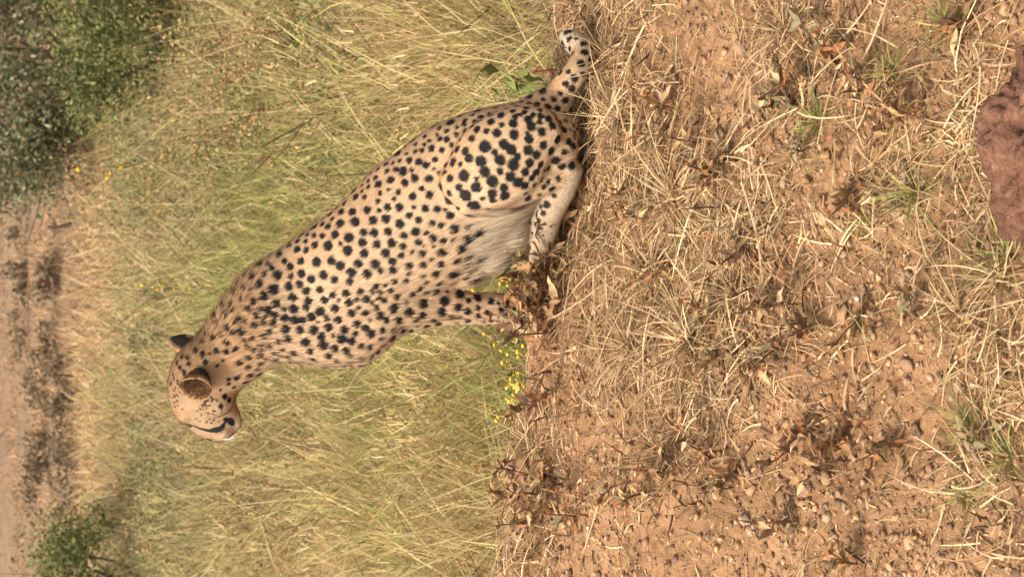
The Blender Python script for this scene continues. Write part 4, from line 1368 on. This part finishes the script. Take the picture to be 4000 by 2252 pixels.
DARKGREEN = np.array([lin(116, 120, 84), lin(136, 134, 100), lin(98, 104, 72), lin(148, 142, 110), lin(138, 118, 88)])
OLIVE = np.array([lin(104, 110, 62), lin(122, 124, 72), lin(90, 96, 54), lin(136, 130, 82)])
GREYOL = np.array([lin(124, 122, 84), lin(140, 134, 96), lin(106, 108, 72), lin(92, 98, 62)])
p = meadow_at(345, 30)
shrub(np.array([2.75, 27.5, meadow_z(np.array([2.75]), np.array([27.5]))[0]]), 1.95, 1.6, 2.5, 42000, .052, DARKGREEN, 'big dark green shrub with bare grey branches at the edge of the dry field', stems=14, nclump=60, twigs=30)
p = np.array([2.2, 18.8, 0]); p[2] = meadow_z(p[:1], p[1:2])[0]
shrub(p, 1.05, .85, 1.3, 18000, .036, OLIVE * np.array([.95, .92, .9]), 'rounded olive green shrub in front of the big dark shrub', stems=10, nclump=44, twigs=12)
p = np.array([-3.3, 23.5, 0]); p[2] = meadow_z(p[:1], p[1:2])[0]
shrub(p, 1.15, 1.0, 1.35, 17000, .040, OLIVE * np.array([.9, .92, .85]), 'dark green shrub standing alone between meadow and dry field', stems=8, nclump=36)
low = [(520, 520, .35, 'low grey green bush right of the yellow flowers'), (470, 1230, .33, 'low grey green bush beside the lone dark shrub'), (420, 780, .30, 'low grey green bush between pale grass and yellow flowers'), (400, 560, .40, 'low grey green bush below the big dark shrub'),
       (380, 900, .26, 'low grey green bush behind the cheetah ears'), (600, 430, .35, 'low grey green bush below the olive shrub'), (720, 380, .3, 'low grey green bush among dry stalks above the cheetah back'), (390, 1130, .3, 'low grey green bush in front of the cheetah face'), (300, 1290, .34, 'low grey green bush against the lone dark shrub'), (560, 1340, .3, 'low grey green bush on the meadow left of the cheetah')]
for a, c, h, lab in low:
    p = meadow_at(a + 25, c)
    shrub(p, h * 1.6, h * 1.1, h * 1.15, 1500, .026, GREYOL, lab, 'low grey green bushes in the meadow', 'low_bush', 5, 16, .75, twigs=5)
MIXLEAF = np.array([lin(122, 124, 72), lin(144, 140, 86), lin(104, 110, 62), lin(172, 142, 96), lin(190, 158, 110), lin(150, 122, 82)])
for a, c, h, lab in ((560, 60, .75, 'bushy half dry weed at the foot of the olive shrub'), (620, 170, .7, 'bushy half dry weed in front of the olive shrub'), (540, 250, .65, 'bushy half dry weed beside the olive shrub'), (660, 60, .6, 'bushy half dry weed below the olive shrub among stalks'),
                     (640, 300, .6, 'bushy half dry weed between stalks and olive shrub'), (560, 370, .6, 'bushy half dry weed below the bright yellow flowers'), (730, 190, .5, 'bushy half dry weed among the leaning dry stalks'), (640, 430, .5, 'bushy half dry weed above the middle of the cheetah back'),
                     (820, 60, .45, 'bushy half dry weed in tall grass behind the tail'), (480, 460, .5, 'bushy half dry weed at the edge of the pale grass strip'), (750, 330, .45, 'bushy half dry weed just above the cheetah back'), (900, 180, .4, 'bushy half dry weed above the cheetah rump'),
                     (700, 1260, .4, 'bushy half dry weed among woody stalks on the meadow'), (460, 1330, .5, 'bushy half dry weed leaning on the lone dark shrub'), (560, 1090, .35, 'bushy half dry weed in front of the cheetah forehead')):
    p = meadow_at(a, c)
    shrub(p, h * .8, h * .6, h, 1700, .026, MIXLEAF, lab, 'bushy half dry weeds in the meadow', 'bushy_weed', 6, 18, .7, lin(140, 112, 80), 8)
# far: dark scrub strips in the dry field
for a, c, r, h, lab in ((205, 1180, 1.2, .45, 'long dark scrub bush at the foot of the pale grass ridge'), (185, 1010, 1.2, .4, 'long dark scrub bush in the dry field above the cheetah face'), (150, 760, 1.4, .4, 'long dark scrub bush in the dry field above the cheetah ears'),
                        (70, 700, 2.0, .45, 'faint dark scrub strip far off in the dry field'), (120, 1110, 1.6, .4, 'faint dark scrub strip beyond the pale grass ridge')):
    p = meadow_at(a, c)
    shrub(p, r, .3, h, 1500, .06, np.array([lin(128, 106, 82), lin(142, 120, 92), lin(108, 92, 72)]), lab, 'dark scrub in the dry field', 'scrub', 6, 22, .8, twigs=6)
p = meadow_at(188, 575)
st = thing('dead_stump', p, 'dark rotten stump on the pale grass strip below the dry field', 'stump')
V, F, C = tube(np.array([(0, 0, -.05), (.02, 0, .1), (-.02, .02, .25), (.03, .03, .36)]), np.array([.10, .08, .06, .02]), 9, lin(92, 70, 56))
V = V * (1 + .25 * fbm(V, 12, 2, 3))[:, None]
link('trunk', make_mesh('trunk', V, F, C, MAT['bark'], False), st)
for s in (-1, 1):
    V, F, C = tube(np.array([(0, 0, .2), (s * .08, .02, .26), (s * .16, 0, .28)]), np.array([.03, .02, .008]), 6, lin(92, 72, 58))
    link('branch', make_mesh('branch', V, F, C, MAT['bark'], True), st)


# ------------------------------------------------------------------ tall stalked weeds and flowers in the meadow
def stalk_weed(p, h, lean, label, group, leafpal, nleaf=60, lsize=.02, stemcol=None, branch=5, heads=None, name='stalk_weed'):
    t = thing(name, p, label, 'weed', group)
    stemcol = lin(120, 92, 66) if stemcol is None else stemcol
    tt = np.linspace(0, 1, 8)
    lean = np.array(lean)
    main = np.outer(tt, np.array([0, 0, h])) + np.outer(tt ** 1.6, lean * h)
    main += .012 * h * np.cumsum(rng.normal(size=(8, 3)), 0)
    main[0] = (0, 0, -.03)
    rad = .0045 * (1 - .7 * tt) + .001
    V, F, C = tube(main, rad * (h / .7) ** .5 * (1 + p[1] / 25), 5, stemcol)
    link('stem', make_mesh('stem', V, F, C, MAT['bark'], True), t)
    tips = []
    for i in range(branch):
        f = rng.uniform(.3, .85)
        q = np.array([np.interp(f, tt, main[:, a]) for a in range(3)])
        d = np.array([rng.normal() * .5, rng.normal() * .5, .8]) + lean
        L = h * rng.uniform(.2, .45)
        t5 = np.linspace(0, 1, 5)
        pts = q + np.outer(t5, d) * L + np.outer(t5 ** 2, rng.normal(size=3) * .15) * L
        V, F, C = tube(pts, .0026 * (1 - .6 * t5) * (1 + p[1] / 25), 4, stemcol)
        link('branch', make_mesh('branch', V, F, C, MAT['bark'], True), t)
        tips.append(pts)
    allp = np.concatenate(tips + [main[3:]])
    P = allp[rng.integers(len(allp), size=nleaf)] + rng.normal(size=(nleaf, 3)) * .02
    V, F, C = leaf_quads(P, lsize * rng.uniform(.6, 1.4, nleaf), pick(leafpal, nleaf, .2))
    link('foliage', make_mesh('foliage', V, F, C, MAT['leaf']), t)['kind'] = 'stuff'
    if heads is not None:
        n = heads[1]
        P = allp[rng.integers(len(allp), size=n)] + rng.normal(size=(n, 3)) * .012 + np.array([0, 0, .02])
        V, F, C = clods(P, heads[2] * rng.uniform(.7, 1.2, n), pick(np.array([heads[0]]), n, .12), ICO1, .6, .15)
        link('flower_heads', make_mesh('flower_heads', V, F, C, MAT['flower']), t)['kind'] = 'stuff'
    return t


DRYLEAF = np.array([lin(168, 132, 86), lin(148, 114, 74), lin(184, 150, 100), lin(120, 112, 66)])
GRNLEAF = np.array([lin(100, 116, 58), lin(128, 132, 70), lin(84, 100, 52)])
SW = 'tall dry stalked weeds in the meadow'
for a, c, h, lx, lab, n in ((800, 130, .8, -.35, 'tall dry stalked weed leaning over below the olive shrub', 90), (760, 40, .75, -.3, 'tall dry stalked weed at the foot of the olive shrub', 90), (880, 330, .8, -.35, 'thin dark stalked weed leaning over the cheetah back', 40),
                            (960, 260, .9, -.4, 'long leaning dry stalk with few leaves above the cheetah rump', 40), (840, 240, .8, -.3, 'dry stalked weed with curled seed leaves beside the leaning stalk', 110), (640, 320, .7, -.2, 'dry stalked weed in front of the olive shrub with pale seed heads', 90),
                            (560, 400, .65, -.25, 'bare dry stalked weed beside the yellow flower stalk', 60), (700, 550, .6, -.1, 'short dry stalked weed above the cheetah shoulder', 60), (600, 620, .5, .0, 'short dry stalked weed beside the small yellow flowers', 50),
                            (880, 1130, .8, .15, 'branching woody stalked weed left of the cheetah face', 70), (840, 1230, .9, .25, 'grey woody weed with forked stems on the meadow left of the cheetah', 50), (780, 1290, .8, .2, 'dry reddish stalked weed below the lone dark shrub', 80),
                            (620, 1180, .6, .1, 'thin dry stalked weed in front of the lone dark shrub', 60), (700, 1080, .6, .2, 'short branching weed in front of the cheetah nose', 50), (880, 60, .7, -.2, 'leafy dry weed at the meadow edge behind the tail', 90),
                            (720, 200, .7, -.25, 'dry stalked weed covered in pale seed heads by the olive shrub', 120), (470, 60, .6, 0, 'pale dry stalk in front of the big dark shrub', 70)):
    p = meadow_at(a, c)
    pal = GRNLEAF * np.array([.9, 1.05, .8]) if n == 0 else (np.concatenate([DRYLEAF, GRNLEAF[:1]]))
    stalk_weed(p, h * .8, (lx, rng.normal() * .1, 0), lab, SW, pal, n or 140, .026 if n else .04, None if n else lin(110, 120, 60), heads=(lin(206, 164, 112), 50, .009) if n > 80 else None)
p = meadow_at(420, 415)
stalk_weed(p, .75, (-.1, 0, 0), 'dry stalk topped with bright yellow flowers below the big shrub', None, DRYLEAF, 40, .03, heads=(lin(244, 190, 40), 7, .022), name='yellow_flower')
p = meadow_at(560, 725)
stalk_weed(p, .6, (-.05, 0, 0), 'stalk with small yellow flowers just above the cheetah neck', None, GRNLEAF, 40, .03, heads=(lin(246, 196, 50), 7, .018), name='yellow_flower')
# yellow flowering weeds right behind the forepaws
for a, c, lab in ((1335, 905, 'yellow flowered weed behind the brow left of the forepaws'), (1330, 850, 'yellow flowered weed right beside the cheetah forepaw'), (1335, 960, 'yellow flowered weed above the bare brow of the bank'),
                  (1345, 1000, 'small yellow flowered weed leaning over the bare brow'), (1330, 690, 'yellow flowered weed seen between hind foot and foreleg')):
    u, v = disp(a, c)
    x = float((u - 1126) / FPX * 6.6)
    p = np.array([x, 6.45, 0.0]); p[2] = max(bank_z(p[:1], p[1:2])[0], meadow_z(p[:1], p[1:2])[0])
    top = (CAM + pdir(u, v) * 6.45)[2]
    stalk_weed(p, max(.25, top - p[2] + .06), (0, -.05, 0), lab, 'yellow flowered weeds behind the brow of the bank', np.concatenate([GRNLEAF, GRNG]) * np.array([1.1, 1.15, .9]), 130, .022, lin(130, 130, 70), 8, (lin(238, 188, 62), 70, .0075), 'yellow_flower')
# broad leaved green plants behind the rump
for a, c, h, lab in ((1320, 215, .5, 'broad leaved green plant behind the root of the cheetah tail'),):
    u, v = disp(a, c); y = 6.9 if a > 1200 else 10.5
    x = float((CAM + pdir(u, v) * y)[0]); p = np.array([x, y, 0.]); p[2] = meadow_z(p[:1], p[1:2])[0]
    stalk_weed(p, h, (0, 0, 0), lab, None, np.array([lin(124, 128, 66), lin(100, 108, 56)]), 30, .06, lin(120, 130, 60), 6, None, 'broad_leaved_plant')
